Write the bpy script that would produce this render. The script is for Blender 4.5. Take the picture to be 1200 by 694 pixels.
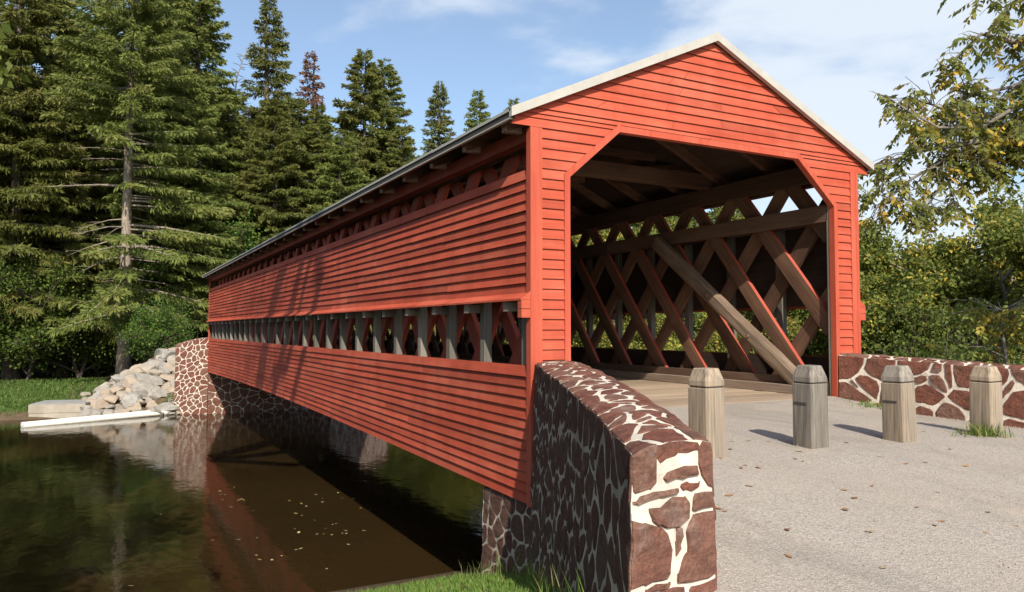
import bpy, math, random
import numpy as np
from mathutils import Vector, Matrix, noise as mnoise
R = math.radians
random.seed(7)
# ------------------------------------------------------------------ scene, camera, light
scene = bpy.context.scene
col = scene.collection
for o in list(bpy.data.objects): bpy.data.objects.remove(o)
cam_d = bpy.data.cameras.new('camera'); cam = bpy.data.objects.new('camera', cam_d); col.objects.link(cam)
cam.location = (-4.349, -7.618, 0.989)
cam.rotation_euler = (R(90 + 2.49), 0, R(-28.215))
cam_d.sensor_width = 36; cam_d.lens = 26.72; cam_d.clip_end = 3000; cam_d.clip_start = .05
scene.camera = cam
SUN = Vector((.375, 1.16, -.92)).normalized()            # the way the light travels
sd = bpy.data.lights.new('sun', 'SUN'); sd.energy = 4.6; sd.angle = R(.53); sd.color = (1, .93, .80)
so = bpy.data.objects.new('sun', sd); col.objects.link(so); so.rotation_euler = SUN.to_track_quat('-Z', 'Y').to_euler()
so.location = (-20, -40, 40)
scene.view_settings.view_transform = 'Standard'; scene.view_settings.look = 'None'
scene.view_settings.gamma = 1; scene.view_settings.exposure = .5
w = bpy.data.worlds.new('World'); scene.world = w; w.use_nodes = True
nt = w.node_tree; N = nt.nodes; Lk = nt.links; N.clear()
def wn(t, **k):
    n = N.new(t)
    for a, b in k.items(): setattr(n, a, b)
    return n
out = wn('ShaderNodeOutputWorld'); bg = wn('ShaderNodeBackground'); bg.inputs[1].default_value = .115
sky = wn('ShaderNodeTexSky', sky_type='NISHITA', sun_disc=False)
sky.sun_elevation = math.asin(-SUN.z); sky.sun_rotation = math.atan2(-SUN.x, -SUN.y)
sky.air_density = 1.0; sky.dust_density = 1.2; sky.ozone_density = 2.2
tc = wn('ShaderNodeTexCoord'); mp = wn('ShaderNodeMapping'); mp.inputs['Scale'].default_value = (1, 1, 2.1)
mp.inputs['Location'].default_value = (.35, .1, .25)
nz = wn('ShaderNodeTexNoise'); nz.inputs['Scale'].default_value = 3.1; nz.inputs['Detail'].default_value = 9; nz.inputs['Roughness'].default_value = .52
nz.inputs['Distortion'].default_value = .35
Lk.new(tc.outputs['Generated'], mp.inputs[0]); Lk.new(mp.outputs[0], nz.inputs['Vector'])
# more cloud towards the east (right), clear to the north-west, hazier low down
dot = wn('ShaderNodeVectorMath', operation='DOT_PRODUCT'); dot.inputs[1].default_value = (.86, .5, -.42)
Lk.new(tc.outputs['Generated'], dot.inputs[0])
mr = wn('ShaderNodeMapRange'); mr.inputs[1].default_value = .50; mr.inputs[2].default_value = .95; mr.inputs[3].default_value = -.03; mr.inputs[4].default_value = .15
Lk.new(dot.outputs['Value'], mr.inputs[0])
ad = wn('ShaderNodeMath', operation='ADD'); Lk.new(nz.outputs[0], ad.inputs[0]); Lk.new(mr.outputs[0], ad.inputs[1])
cr = wn('ShaderNodeMapRange', interpolation_type='SMOOTHSTEP'); cr.inputs[1].default_value = .53; cr.inputs[2].default_value = .72; cr.inputs[3].default_value = .12; cr.inputs[4].default_value = .88
Lk.new(ad.outputs[0], cr.inputs[0])
mx = wn('ShaderNodeMix', data_type='RGBA'); Lk.new(cr.outputs[0], mx.inputs[0])
tint = wn('ShaderNodeMix', data_type='RGBA', blend_type='MULTIPLY'); tint.inputs[0].default_value = 1
tint.inputs[7].default_value = (1.10, 1.13, 1.12, 1)
Lk.new(sky.outputs[0], tint.inputs[6]); Lk.new(tint.outputs[2], mx.inputs[6]); mx.inputs[7].default_value = (5.3, 5.75, 6.3, 1)
Lk.new(mx.outputs[2], bg.inputs[0]); Lk.new(bg.outputs[0], out.inputs[0])

# ------------------------------------------------------------------ materials
def material(name):
    m = bpy.data.materials.new(name); m.use_nodes = True
    t = m.node_tree; b = t.nodes['Principled BSDF']
    return m, t, b
class G:
    """tiny node-graph helper"""
    def __init__(s, t): s.t = t
    def n(s, ty, ins=None, **k):
        x = s.t.nodes.new(ty)
        for a, b in k.items(): setattr(x, a, b)
        for a, b in (ins or {}).items():
            if hasattr(b, 'is_output') : s.t.links.new(b, x.inputs[a])
            else: x.inputs[a].default_value = b
        return x
    def coord(s, scale=(1, 1, 1), kind='Object', rot=(0, 0, 0)):
        c = s.n('ShaderNodeTexCoord'); return s.n('ShaderNodeMapping', {0: c.outputs[kind], 'Scale': scale, 'Rotation': rot}).outputs[0]
    def noise(s, vec, scale, detail=6, rough=.6, dist=0):
        return s.n('ShaderNodeTexNoise', {'Vector': vec, 'Scale': scale, 'Detail': detail, 'Roughness': rough, 'Distortion': dist}).outputs[0]
    def rng(s, v, a, b, c=0., d=1.):
        return s.n('ShaderNodeMapRange', {0: v, 1: a, 2: b, 3: c, 4: d}).outputs[0]
    def mix(s, f, a, b, mode='MIX'):
        x = s.n('ShaderNodeMix', data_type='RGBA', blend_type=mode)
        for i, v in ((0, f), (6, a), (7, b)):
            if hasattr(v, 'is_output'): s.t.links.new(v, x.inputs[i])
            else: x.inputs[i].default_value = v if i == 0 else (*v, 1)
        return x.outputs[2]
    def mul(s, a, b): return s.math(a, b, 'MULTIPLY')
    def math(s, a, b, op):
        x = s.n('ShaderNodeMath', operation=op)
        for i, v in ((0, a), (1, b)):
            if hasattr(v, 'is_output'): s.t.links.new(v, x.inputs[i])
            else: x.inputs[i].default_value = v
        return x.outputs[0]
    def attr(s, name='tone'): return s.n('ShaderNodeAttribute', attribute_name=name).outputs['Fac']
    def bump(s, b, h, st=.3, d=.02):
        x = s.n('ShaderNodeBump', {'Height': h, 'Strength': st, 'Distance': d}); s.t.links.new(x.outputs[0], b.inputs['Normal'])
    def col(s, b, c): s.t.links.new(c, b.inputs['Base Color'])

def wood_mat(name, c1, c2, c3, axis, rough=.8, grain=1., tonew=.5, spec=.3, chips=False):
    """timber: long grain on one axis, weather blotches, tone per board"""
    m, t, b = material(name); g = G(t)
    sc = [26, 26, 26]; sc[axis] = 1.3
    v = g.coord(tuple(sc)); nf = g.noise(v, grain, 5, .65, .2)
    sc2 = [3, 3, 3]; sc2[axis] = .6
    nb = g.noise(g.coord(tuple(sc2)), 1., 4, .6)
    c = g.mix(g.rng(nf, .32, .68), c1, c2)
    c = g.mix(g.mul(g.rng(nb, .45, .72), .6), c, c3)
    tn = g.attr(); k = g.rng(tn, 0, 1, 1 - tonew * .5, 1 + tonew * .5)
    kk = g.n('ShaderNodeCombineColor', {0: k, 1: k, 2: k}).outputs[0]
    c = g.mix(1., c, kk, 'MULTIPLY') if False else g.n('ShaderNodeMix', data_type='RGBA', blend_type='MULTIPLY')
    t.links.new(kk, c.inputs[7]); c.inputs[0].default_value = 1
    cc = g.mix(g.rng(nf, .32, .68), c1, c2); cc = g.mix(g.mul(g.rng(nb, .45, .72), .6), cc, c3)
    if chips:      # peeled flecks and faint rain streaks in the paint
        fl_ = g.noise(g.coord(tuple(14 if i != axis else 5 for i in range(3))), 1.6, 5, .7); st = g.noise(g.coord((2.2, 2.2, .35)), 1.3, 5, .65)
        cc = g.mix(g.mul(g.rng(st, .42, .70), .38), cc, tuple(x * .55 for x in c2))
        cc = g.mix(g.mul(g.rng(fl_, .66, .72), .55), cc, (.36, .19, .13))
    t.links.new(cc, c.inputs[6]); g.col(b, c.outputs[2])
    g.bump(b, nf, .35, .006)
    b.inputs['Roughness'].default_value = rough; b.inputs['Specular IOR Level'].default_value = spec
    return m
RED1, RED2, RED3 = (.46, .084, .044), (.37, .062, .033), (.50, .135, .082)
M = {}
M['red_side'] = wood_mat('red_painted_siding', RED1, RED2, RED3, 1, .72, tonew=.50, spec=.2, chips=True)
M['red_front'] = wood_mat('red_painted_portal', RED1, RED2, RED3, 0, .70, tonew=.40, spec=.2, chips=True)
M['red_trim'] = wood_mat('red_painted_trim', RED1, RED2, RED3, 2, .6, tonew=.15)
M['red_dull'] = wood_mat('red_painted_timber', (.38, .072, .045), (.28, .052, .034), (.42, .10, .065), 0, .75)
M['brown'] = wood_mat('brown_timber', (.150, .072, .042), (.055, .030, .021), (.22, .135, .085), 0, .85, tonew=.8)
M['boarding'] = wood_mat('dark_boarding_and_lap_shade', (.060, .036, .025), (.035, .022, .016), (.08, .05, .035), 1, .9, tonew=.7)  # inner boarding; also paints the shade under the siding laps
M['brown_y'] = wood_mat('brown_timber_long', (.115, .066, .043), (.065, .038, .026), (.15, .10, .07), 1, .85, tonew=.7)
M['brace'] = wood_mat('weathered_brace', (.31, .225, .16), (.12, .085, .062), (.10, .06, .045), 0, .85, tonew=.3)
M['grey'] = wood_mat('grey_weathered_timber', (.20, .18, .15), (.11, .098, .082), (.26, .235, .20), 2, .9, tonew=.5)
M['bollard'] = wood_mat('weathered_post_wood', (.34, .265, .19), (.12, .097, .075), (.16, .14, .12), 2, .9, grain=1.5, tonew=.6)
M['bollard_grey'] = wood_mat('grey_weathered_post_wood', (.30, .265, .225), (.12, .105, .09), (.09, .075, .06), 2, .92, grain=1.6, tonew=.4)
M['deck'] = wood_mat('deck_planks', (.36, .27, .19), (.28, .20, .14), (.40, .32, .24), 0, .85, tonew=.4)
M['curb'] = wood_mat('curb_timber', (.26, .20, .155), (.15, .11, .085), (.20, .13, .09), 1, .85, tonew=.5)

m, t, b = material('roof_metal'); g = G(t)
n1 = g.noise(g.coord((1, 1, 1)), 1.6, 5)
g.col(b, g.mix(g.rng(n1, .3, .7), (.46, .45, .40), (.38, .365, .33))); b.inputs['Roughness'].default_value = .55; M['roof'] = m
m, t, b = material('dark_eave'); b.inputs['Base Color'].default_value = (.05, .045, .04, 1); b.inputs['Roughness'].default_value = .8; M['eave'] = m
m, t, b = material('fascia_paint'); g = G(t)
g.col(b, g.mix(g.rng(g.noise(g.coord((2, 2, 2)), 3, 5), .3, .7), (.44, .42, .375), (.37, .35, .315))); b.inputs['Roughness'].default_value = .6; M['fascia'] = m

def stone_mat(name, a, b2, c3, lich=.25):
    m, t, b = material(name); g = G(t)
    v = g.coord((1, 1, 1)); n1 = g.noise(v, 9, 8, .65, .4); n2 = g.noise(v, 45, 5, .7); n3 = g.noise(v, 3.5, 3)
    tn = g.attr()
    c = g.mix(g.rng(n1, .3, .7), a, b2)
    c = g.mix(g.mul(tn, .75), c, c3)
    c = g.mix(g.mul(g.rng(n3, .58, .72), lich), c, (.42, .36, .31))
    c = g.mix(g.mul(g.rng(n2, .35, .6, 1, 0), .55), c, (.05, .03, .028)); n4 = g.noise(g.coord((1, 1, 3.5)), 5, 6, .6); c = g.mix(g.mul(g.rng(n4, .5, .62), .5), c, tuple(x * .55 for x in b2))
    g.col(b, c); g.bump(b, g.math(n1, g.mul(n2, .5), 'ADD'), .9, .022); b.inputs['Roughness'].default_value = .85
    b.inputs['Specular IOR Level'].default_value = .25
    return m
M['stone'] = stone_mat('red_brown_stone', (.255, .085, .052), (.125, .048, .034), (.21, .125, .09), .28)
M['stone_dark'] = stone_mat('dark_brown_stone', (.160, .068, .050), (.085, .040, .031), (.15, .095, .075), .15)
m, t, b = material('lime_mortar'); g = G(t)
v = g.coord(); n1 = g.noise(v, 14, 7, .65); n2 = g.noise(v, 2.2, 3)
c = g.mix(g.rng(n1, .3, .75), (.68, .62, .53), (.50, .44, .37)); c = g.mix(g.mul(g.rng(n2, .55, .75), .5), c, (.34, .30, .27))
g.col(b, c); g.bump(b, n1, .8, .015); b.inputs['Roughness'].default_value = .95; M['mortar'] = m
m, t, b = material('grey_mortar'); g = G(t)
v = g.coord(); n1 = g.noise(v, 12, 7, .65); n2 = g.noise(v, 2.6, 3)
c = g.mix(g.rng(n1, .3, .75), (.58, .51, .42), (.36, .31, .25)); c = g.mix(g.mul(g.rng(n2, .48, .65), .55), c, (.15, .12, .11))
g.col(b, c); g.bump(b, n1, .8, .015); b.inputs['Roughness'].default_value = .95; M['mortar_grey'] = m

m, t, b = material('pale_rock'); g = G(t)
v = g.coord(); n1 = g.noise(v, 2.4, 8, .65, .3); n2 = g.noise(v, 12, 5, .7)
oi = g.n('ShaderNodeObjectInfo').outputs['Random']
c = g.mix(g.rng(n1, .35, .65), (.37, .35, .32), (.23, .21, .185)); c = g.mix(g.rng(oi, .3, 1., 0, .7), c, (.42, .31, .21)); c = g.mix(g.mul(g.rng(n2, .3, .5, 1, 0), .4), c, (.14, .11, .08))
g.col(b, c); g.bump(b, n2, .7, .05); b.inputs['Roughness'].default_value = .9; M['rock'] = m
m, t, b = material('concrete'); g = G(t)
v = g.coord(); n1 = g.noise(v, 1.6, 7, .6); n2 = g.noise(v, 22, 4)
c = g.mix(g.rng(n1, .3, .7), (.42, .37, .30), (.28, .24, .19)); g.col(b, c); g.bump(b, n2, .3, .01); b.inputs['Roughness'].default_value = .9; M['concrete'] = m
m, t, b = material('concrete_lid'); g = G(t)
c = g.mix(g.rng(g.noise(g.coord(), 3, 6), .3, .7), (.33, .32, .30), (.24, .23, .215)); g.col(b, c); b.inputs['Roughness'].default_value = .9; M['lid'] = m
m, t, b = material('white_pipe'); g = G(t)
c = g.mix(g.rng(g.noise(g.coord((.5, 3, 3)), 4, 6), .35, .7), (.80, .77, .70), (.62, .58, .50)); g.col(b, c); b.inputs['Roughness'].default_value = .4; M['pipe'] = m

# gravelly road
m, t, b = material('fine_gravel'); g = G(t)
v = g.coord(); n0 = g.noise(v, .55, 4, .55); n1 = g.noise(v, 60, 4, .75); n2 = g.noise(v, 190, 2, .6)
vo = g.n('ShaderNodeTexVoronoi', {'Vector': v, 'Scale': 95.}); vr = g.n('ShaderNodeSeparateColor', {0: vo.outputs['Color']}).outputs[0]
c = g.mix(g.rng(vr, 0, 1), (.43, .385, .335), (.24, .21, .18))
c = g.mix(g.rng(n0, .35, .7), c, g.mix(.55, c, (.35, .29, .24)))
n5 = g.noise(g.coord((1, .45, 1)), 1.1, 6, .65, .6); c = g.mix(g.mul(g.rng(n5, .48, .66), .45), c, (.20, .175, .15)); n6 = g.noise(g.coord(), .9, 5, .7); c = g.mix(g.mul(g.rng(n6, .55, .7), .35), c, (.50, .385, .29))
c = g.mix(g.mul(g.rng(n1, .52, .72), .4), c, (.62, .58, .54))
c = g.mix(g.mul(g.rng(n2, .6, .8), .6), c, (.12, .10, .09))
g.col(b, c); g.bump(b, g.math(vo.outputs['Distance'], n1, 'ADD'), .5, .008); b.inputs['Roughness'].default_value = .95; b.inputs['Specular IOR Level'].default_value = .2; M['gravel'] = m

# ground: grass, damp soil by the water, forest floor under the trees
m, t, b = material('ground_cover'); g = G(t)
v = g.coord(); n0 = g.noise(v, .35, 5, .6); n1 = g.noise(v, 5, 6, .7); n2 = g.noise(v, 30, 4, .7)
gr = g.mix(g.rng(n1, .3, .7), (.065, .115, .022), (.115, .15, .038)); gr = g.mix(g.rng(n2, .35, .65), gr, g.mix(.5, gr, (.04, .07, .015)))
so_ = g.mix(g.rng(n1, .3, .7), (.17, .12, .075), (.09, .062, .04))
fl = g.mix(g.rng(n1, .3, .7), (.055, .042, .025), (.035, .04, .015))
sp = g.n('ShaderNodeSeparateXYZ', {0: v})
zz = g.math(sp.outputs[2], g.mul(n0, .3), 'ADD')
c = g.mix(g.rng(zz, -2.62, -2.45), so_, gr)
c = g.mix(g.mul(g.rng(g.math(sp.outputs[0], g.mul(n0, 1.2), 'ADD'), -5.6, -5.0), g.rng(sp.outputs[1], 47, 45)), c, so_) 
yy_ = g.math(sp.outputs[1], g.mul(n0, 6), 'ADD')
c = g.mix(g.rng(yy_, 44.5, 47.5), c, fl)
g.col(b, c); g.bump(b, n2, .8, .06); b.inputs['Roughness'].default_value = .95; b.inputs['Specular IOR Level'].default_value = .1; M['ground'] = m

# muddy creek water
m, t, b = material('muddy_water'); g = G(t)
v = g.coord((1, .55, 1)); n1 = g.noise(v, 2.2, 3, .5, .4); n2 = g.noise(g.coord(), .25, 3)
g.col(b, g.mix(g.rng(n2, .3, .7), (.031, .0185, .0066), (.024, .0148, .0054)))
b.inputs['Roughness'].default_value = .06; b.inputs['IOR'].default_value = 1.33; b.inputs['Specular IOR Level'].default_value = .5
g.bump(b, g.math(n1, g.mul(g.noise(g.coord((1, .6, 1)), 9, 2, .5), .25), 'ADD'), .14, .05); M['water'] = m

def leaf_mat(name, c1, c2, c3, trans=.3, rough=.6):
    """tone 0..1 runs c1 > c2 > c3"""
    m, t, b = material(name); g = G(t)
    tn = g.attr(); oi = g.n('ShaderNodeObjectInfo').outputs['Random']
    c = g.mix(g.rng(tn, 0, .6), c1, c2); c = g.mix(g.rng(tn, .7, 1), c, c3)
    hs = g.n('ShaderNodeHueSaturation', {'Hue': g.rng(oi, 0, 1, .485, .515), 'Value': g.rng(oi, 0, 1, .8, 1.15), 'Color': c}).outputs[0]
    g.col(b, hs); b.inputs['Roughness'].default_value = rough; b.inputs['Specular IOR Level'].default_value = .25
    tr = g.n('ShaderNodeBsdfTranslucent', {'Color': hs}); ms = g.n('ShaderNodeMixShader', {0: trans, 1: b.outputs[0], 2: tr.outputs[0]})
    t.links.new(ms.outputs[0], t.nodes['Material Output'].inputs[0]); return m
M['needle'] = leaf_mat('spruce_needles', (.082, .112, .026), (.185, .212, .050), (.25, .23, .07), .38)
M['needle_dead'] = leaf_mat('rusty_needles', (.16, .065, .04), (.20, .09, .05), (.06, .08, .03), .15)
M['leaf'] = leaf_mat('green_leaves', (.08, .13, .024), (.165, .215, .04), (.44, .35, .06), .35)
M['leaf_dark'] = leaf_mat('shade_leaves', (.055, .105, .018), (.12, .19, .03), (.26, .27, .04), .35)
M['leaf_autumn'] = leaf_mat('turning_leaves', (.10, .14, .03), (.24, .25, .05), (.68, .46, .07), .4)
M['grass'] = leaf_mat('grass_blades', (.09, .17, .03), (.17, .26, .05), (.36, .30, .13), .35)
M['lawn'] = leaf_mat('lawn_blades', (.06, .11, .02), (.11, .17, .035), (.22, .20, .08), .3)
M['dry_leaf'] = leaf_mat('dry_leaf', (.32, .17, .08), (.40, .24, .12), (.50, .36, .16), .1)
M['float_leaf'] = leaf_mat('yellow_leaf', (.36, .25, .08), (.42, .33, .15), (.46, .38, .20), .1)
def bark(name, a, b2):
    m, t, b = material(name); g = G(t)
    n1 = g.noise(g.coord((1, 1, .25)), 12, 7, .7); n2 = g.noise(g.coord(), 1.2, 4)
    c = g.mix(g.rng(n1, .35, .65), a, b2); c = g.mix(g.mul(g.rng(n2, .5, .7), .5), c, tuple(min(1, x * 1.7) for x in a))
    g.col(b, c); g.bump(b, n1, .9, .05); b.inputs['Roughness'].default_value = .95; return m
M['bark_pale'] = bark('pale_spruce_bark', (.33, .27, .21), (.15, .12, .095))
M['bark'] = bark('brown_bark', (.14, .105, .08), (.07, .052, .042))
M['bark_grey'] = bark('grey_bark', (.24, .21, .175), (.12, .10, .085))

# ------------------------------------------------------------------ helpers
class MB:
    """mesh builder: boxes, quads, tubes, each face with a material slot and a tone"""
    def __init__(s): s.v = []; s.f = []; s.m = []; s.t = []
    def face(s, pts, m=0, tone=.5):
        i = len(s.v); s.v += [tuple(p) for p in pts]; s.f.append(tuple(range(i, i + len(pts)))); s.m.append(m); s.t.append(tone)
    def idx(s, verts, faces, m=0, tone=.5):
        i = len(s.v); s.v += [tuple(p) for p in verts]
        for f in faces: s.f.append(tuple(i + k for k in f)); s.m.append(m); s.t.append(tone)
    def box(s, a, b, m=0, tone=None, bev=0):
        if tone is None: tone = random.random()
        (x0, y0, z0), (x1, y1, z1) = a, b
        V = [(x0, y0, z0), (x1, y0, z0), (x1, y1, z0), (x0, y1, z0), (x0, y0, z1), (x1, y0, z1), (x1, y1, z1), (x0, y1, z1)]
        F = [(0, 3, 2, 1), (4, 5, 6, 7), (0, 1, 5, 4), (1, 2, 6, 5), (2, 3, 7, 6), (3, 0, 4, 7)]
        ms = m if isinstance(m, (list, tuple)) else [m] * 6      # bottom, top, -y, +x, +y, -x
        i = len(s.v); s.v += V
        for f, mm in zip(F, ms): s.f.append(tuple(i + k for k in f)); s.m.append(mm); s.t.append(tone)
    def beam(s, p, q, w, h, up=(0, 0, 1), m=0, tone=None):
        """rectangular bar from p to q: w across, h along 'up'"""
        if tone is None: tone = random.random()
        p = Vector(p); q = Vector(q); d = (q - p).normalized(); u = Vector(up); sd_ = d.cross(u).normalized(); u = sd_.cross(d)
        V = []
        for c in (p, q):
            for a, b_ in ((-1, -1), (1, -1), (1, 1), (-1, 1)): V.append(c + sd_ * a * w / 2 + u * b_ * h / 2)
        s.idx(V, [(0, 3, 2, 1), (4, 5, 6, 7), (0, 1, 5, 4), (1, 2, 6, 5), (2, 3, 7, 6), (3, 0, 4, 7)], m, tone)
    def tube(s, pts, rad, n=6, m=0, tone=.5, cap=True):
        pts = [Vector(p) for p in pts]; rings = []; ref = None
        i0 = len(s.v)
        for k, p in enumerate(pts):
            d = (pts[min(k + 1, len(pts) - 1)] - pts[max(k - 1, 0)]).normalized()
            if ref is None: ref = d.orthogonal().normalized()
            ref = (ref - d * ref.dot(d)).normalized(); bi = d.cross(ref)
            r = rad[k] if isinstance(rad, (list, tuple)) else rad
            for j in range(n):
                a = 2 * math.pi * j / n; s.v.append(tuple(p + (ref * math.cos(a) + bi * math.sin(a)) * r))
        for k in range(len(pts) - 1):
            for j in range(n):
                a = i0 + k * n + j; b_ = i0 + k * n + (j + 1) % n
                s.f.append((a, b_, b_ + n, a + n)); s.m.append(m); s.t.append(tone)
        if cap:
            s.f.append(tuple(i0 + j for j in range(n))[::-1]); s.m.append(m); s.t.append(tone)
            e = i0 + (len(pts) - 1) * n; s.f.append(tuple(e + j for j in range(n))); s.m.append(m); s.t.append(tone)
    def pieces(s, name, mats, parent, bevel=0, size=8):
        """every box of the builder becomes its own part"""
        for i in range(0, len(s.v), size):
            b_ = MB(); b_.v = s.v[i:i + size]
            for f, m_, t_ in zip(s.f, s.m, s.t):
                if i <= f[0] < i + size: b_.f.append(tuple(k - i for k in f)); b_.m.append(m_); b_.t.append(t_)
            b_.build(name, mats, parent, bevel=bevel)
    def build(s, name, mats, parent=None, loc=None, smooth=False, bevel=0):
        me = bpy.data.meshes.new(name); me.from_pydata(s.v, [], s.f)
        for x in (mats if isinstance(mats, (list, tuple)) else [mats]): me.materials.append(M[x])
        me.polygons.foreach_set('material_index', s.m)
        at = me.attributes.new('tone', 'FLOAT', 'FACE'); at.data.foreach_set('value', [float(x) for x in s.t])
        if smooth: me.polygons.foreach_set('use_smooth', [True] * len(s.f))
        me.update()
        o = bpy.data.objects.new(name, me); col.objects.link(o)
        if parent: o.parent = parent
        if loc is not None: o.location = loc
        if bevel:
            bv = o.modifiers.new('bevel', 'BEVEL'); bv.width = bevel; bv.segments = 2; bv.limit_method = 'ANGLE'; bv.angle_limit = R(40)
        return o
def quads(name, V, tone, mat, parent=None, loc=None):
    """V: (n,4,3) array, one quad each"""
    n = len(V); me = bpy.data.meshes.new(name)
    me.vertices.add(n * 4); me.vertices.foreach_set('co', V.astype(np.float32).ravel())
    me.loops.add(n * 4); me.loops.foreach_set('vertex_index', np.arange(n * 4, dtype=np.int32))
    me.polygons.add(n); me.polygons.foreach_set('loop_start', np.arange(0, n * 4, 4, dtype=np.int32))
    at = me.attributes.new('tone', 'FLOAT', 'FACE'); at.data.foreach_set('value', tone.astype(np.float32))
    me.materials.append(M[mat]); me.update(calc_edges=True)
    o = bpy.data.objects.new(name, me); col.objects.link(o)
    if parent: o.parent = parent
    if loc is not None: o.location = loc
    return o
def tag(o, label=None, cat=None, group=None, kind=None):
    for k, v_ in (('label', label), ('category', cat), ('group', group), ('kind', kind)):
        if v_: o[k] = v_
    return o
def empty(name, loc=(0, 0, 0), rz=0):
    o = bpy.data.objects.new(name, None); col.objects.link(o); o.location = loc; o.rotation_euler.z = rz; o.empty_display_size = .3; return o
def copy_tree(o, loc=None, rz=None, sc=None):
    c = o.copy(); col.objects.link(c)
    for ch in o.children:
        d = ch.copy(); col.objects.link(d); d.parent = c
        for e in ch.children:
            f = e.copy(); col.objects.link(f); f.parent = d
    if loc is not None: c.location = loc
    if rz is not None: c.rotation_euler.z = rz
    if sc is not None: c.scale = sc
    return c
def leafquads(P, D, Wv, ln, wd):
    """diamond leaves: base P, direction D, width direction Wv"""
    ln = np.asarray(ln)[:, None]; wd = np.asarray(wd)[:, None]
    mid = P + D * ln * .45
    return np.stack([P, mid + Wv * wd, P + D * ln, mid - Wv * wd], 1)
def unit(a): return a / (np.linalg.norm(a, axis=1, keepdims=True) + 1e-9)

# ------------------------------------------------------------------ levels
WATER = -2.95
def zr(x, y):                                   # approach surface falls away from the portal
    a = max(0., -y); return -.03 * min(a, 3.2) - .08 * max(0., min(a, 9) - 3.2) - .02 * max(0., a - 9) - .07 * max(0., min(x, 9) - 3.5) * min(1., a)
def sm(a, b_, x):
    t_ = min(1., max(0., (x - a) / (b_ - a))); return t_ * t_ * (3 - 2 * t_)
def ground_z(x, y):
    bend = .012 * max(0., x - 16) ** 2 + .006 * max(0., -14 - x) ** 2
    bend = min(bend, 60)
    yb = y - bend
    wob = .25 * math.sin(x * .7 + 1) + .12 * math.sin(x * 2.1)
    near = -1.72 - .3 * (yb + .3) + (.03 * wob if y < 3 else 0)
    if yb > 3.6: near = -1.6 - .3 * 3.9 - .75 * (yb - 3.6)
    near = min(near, zr(x, y) - .05 if y < 0 else -.05)
    if y < -9: near = min(near, zr(x, y) - .03)
    s = yb - 31.6 - wob * .6                    # far bank
    far = -2.95 + (.42 * s if s < .9 else .378 + .055 * min(s - .9, 8) + .012 * max(0, s - 8.9))
    # raised approach behind the far abutment
    dx = max(0., abs(x - 2.8) - 3.9)
    emb = -.15 - dx * .66; emb = min(emb, -2.95 + .95 * max(0, y - 31.0)) if abs(x - 2.8) > 2.6 else emb if y > 31.2 else -5
    if y > 31: far = max(far, emb)
    bed = -3.6
    return max(bed, near, far) if (yb < 16) else max(bed, far)
def axis(a, b_, st, end, grow=1.22):
    L_ = list(np.arange(a, b_ + 1e-6, st)); d = st; x = b_
    while x < end: d *= grow; x += d; L_.append(x)
    d = st; x = a
    while x > -end: d *= grow; x -= d; L_.insert(0, x)
    return L_
xs = axis(-14, 16, .3, 700); ys = axis(-10, 50, .3, 900)
V = []; F = []
for y in ys:
    for x in xs:
        h = ground_z(x, y)
        V.append((x, y, h + (random.uniform(-.02, .02) if h > -2.9 else 0)))
nx = len(xs)
for j in range(len(ys) - 1):
    for i in range(nx - 1): F.append((j * nx + i, j * nx + i + 1, (j + 1) * nx + i + 1, (j + 1) * nx + i))
g_ = MB(); g_.idx(V, F); o = g_.build('ground', 'ground', smooth=True); tag(o, 'grassy creek banks and forest floor', kind='structure')
g_ = MB(); g_.face([(-700, -40, WATER), (700, -40, WATER), (700, 200, WATER), (-700, 200, WATER)]); o = g_.build('water', 'water'); tag(o, 'brown muddy creek', kind='structure')

# ------------------------------------------------------------------ approach road
def lerp_path(P, t_):
    """P list of xy, t_ 0..1 by arclength, smooth-ish"""
    d = [0]
    for a, b_ in zip(P[:-1], P[1:]): d.append(d[-1] + math.dist(a, b_))
    s = t_ * d[-1]
    for k in range(len(P) - 1):
        if s <= d[k + 1] + 1e-9:
            f = (s - d[k]) / (d[k + 1] - d[k]); return (P[k][0] + (P[k + 1][0] - P[k][0]) * f, P[k][1] + (P[k + 1][1] - P[k][1]) * f)
    return P[-1]
def smooth_path(P, n=3):
    for _ in range(n):
        Q = [P[0]]
        for a, b_ in zip(P[:-1], P[1:]):
            Q += [(a[0] * .75 + b_[0] * .25, a[1] * .75 + b_[1] * .25), (a[0] * .25 + b_[0] * .75, a[1] * .25 + b_[1] * .75)]
        Q.append(P[-1]); P = Q
    return P
LO = smooth_path([(.02, -.05), (-.82, -1.91), (-1.6, -3.53), (-2.06, -4.45), (-2.33, -4.96)])
LI = smooth_path([(.62, -.05), (-.33, -2.15), (-1.0, -3.4), (-1.50, -4.35), (-1.82, -4.88)])
RI = smooth_path([(5.14, -.05), (5.34, -.9), (5.52, -2.4), (5.9, -4.6), (6.5, -6.4)])
RO = smooth_path([(5.60, .12), (5.82, -.9), (6.0, -2.4), (6.38, -4.6), (6.98, -6.4)])
left_edge = [(.25, -.02), (-.6, -1.95), (-1.3, -3.4), (-1.8, -4.4), (-2.1, -4.9), (-3.6, -6.3), (-6.5, -8.6), (-12, -14), (-30, -40)]
right_edge = [(5.3, -.02), (5.55, -.9), (5.75, -2.4), (6.05, -4.0), (6.2, -4.9), (6.8, -6.6), (8, -9), (11, -14), (25, -40)]
g_ = MB(); rows = []
NR = 90; NC = 46
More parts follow.
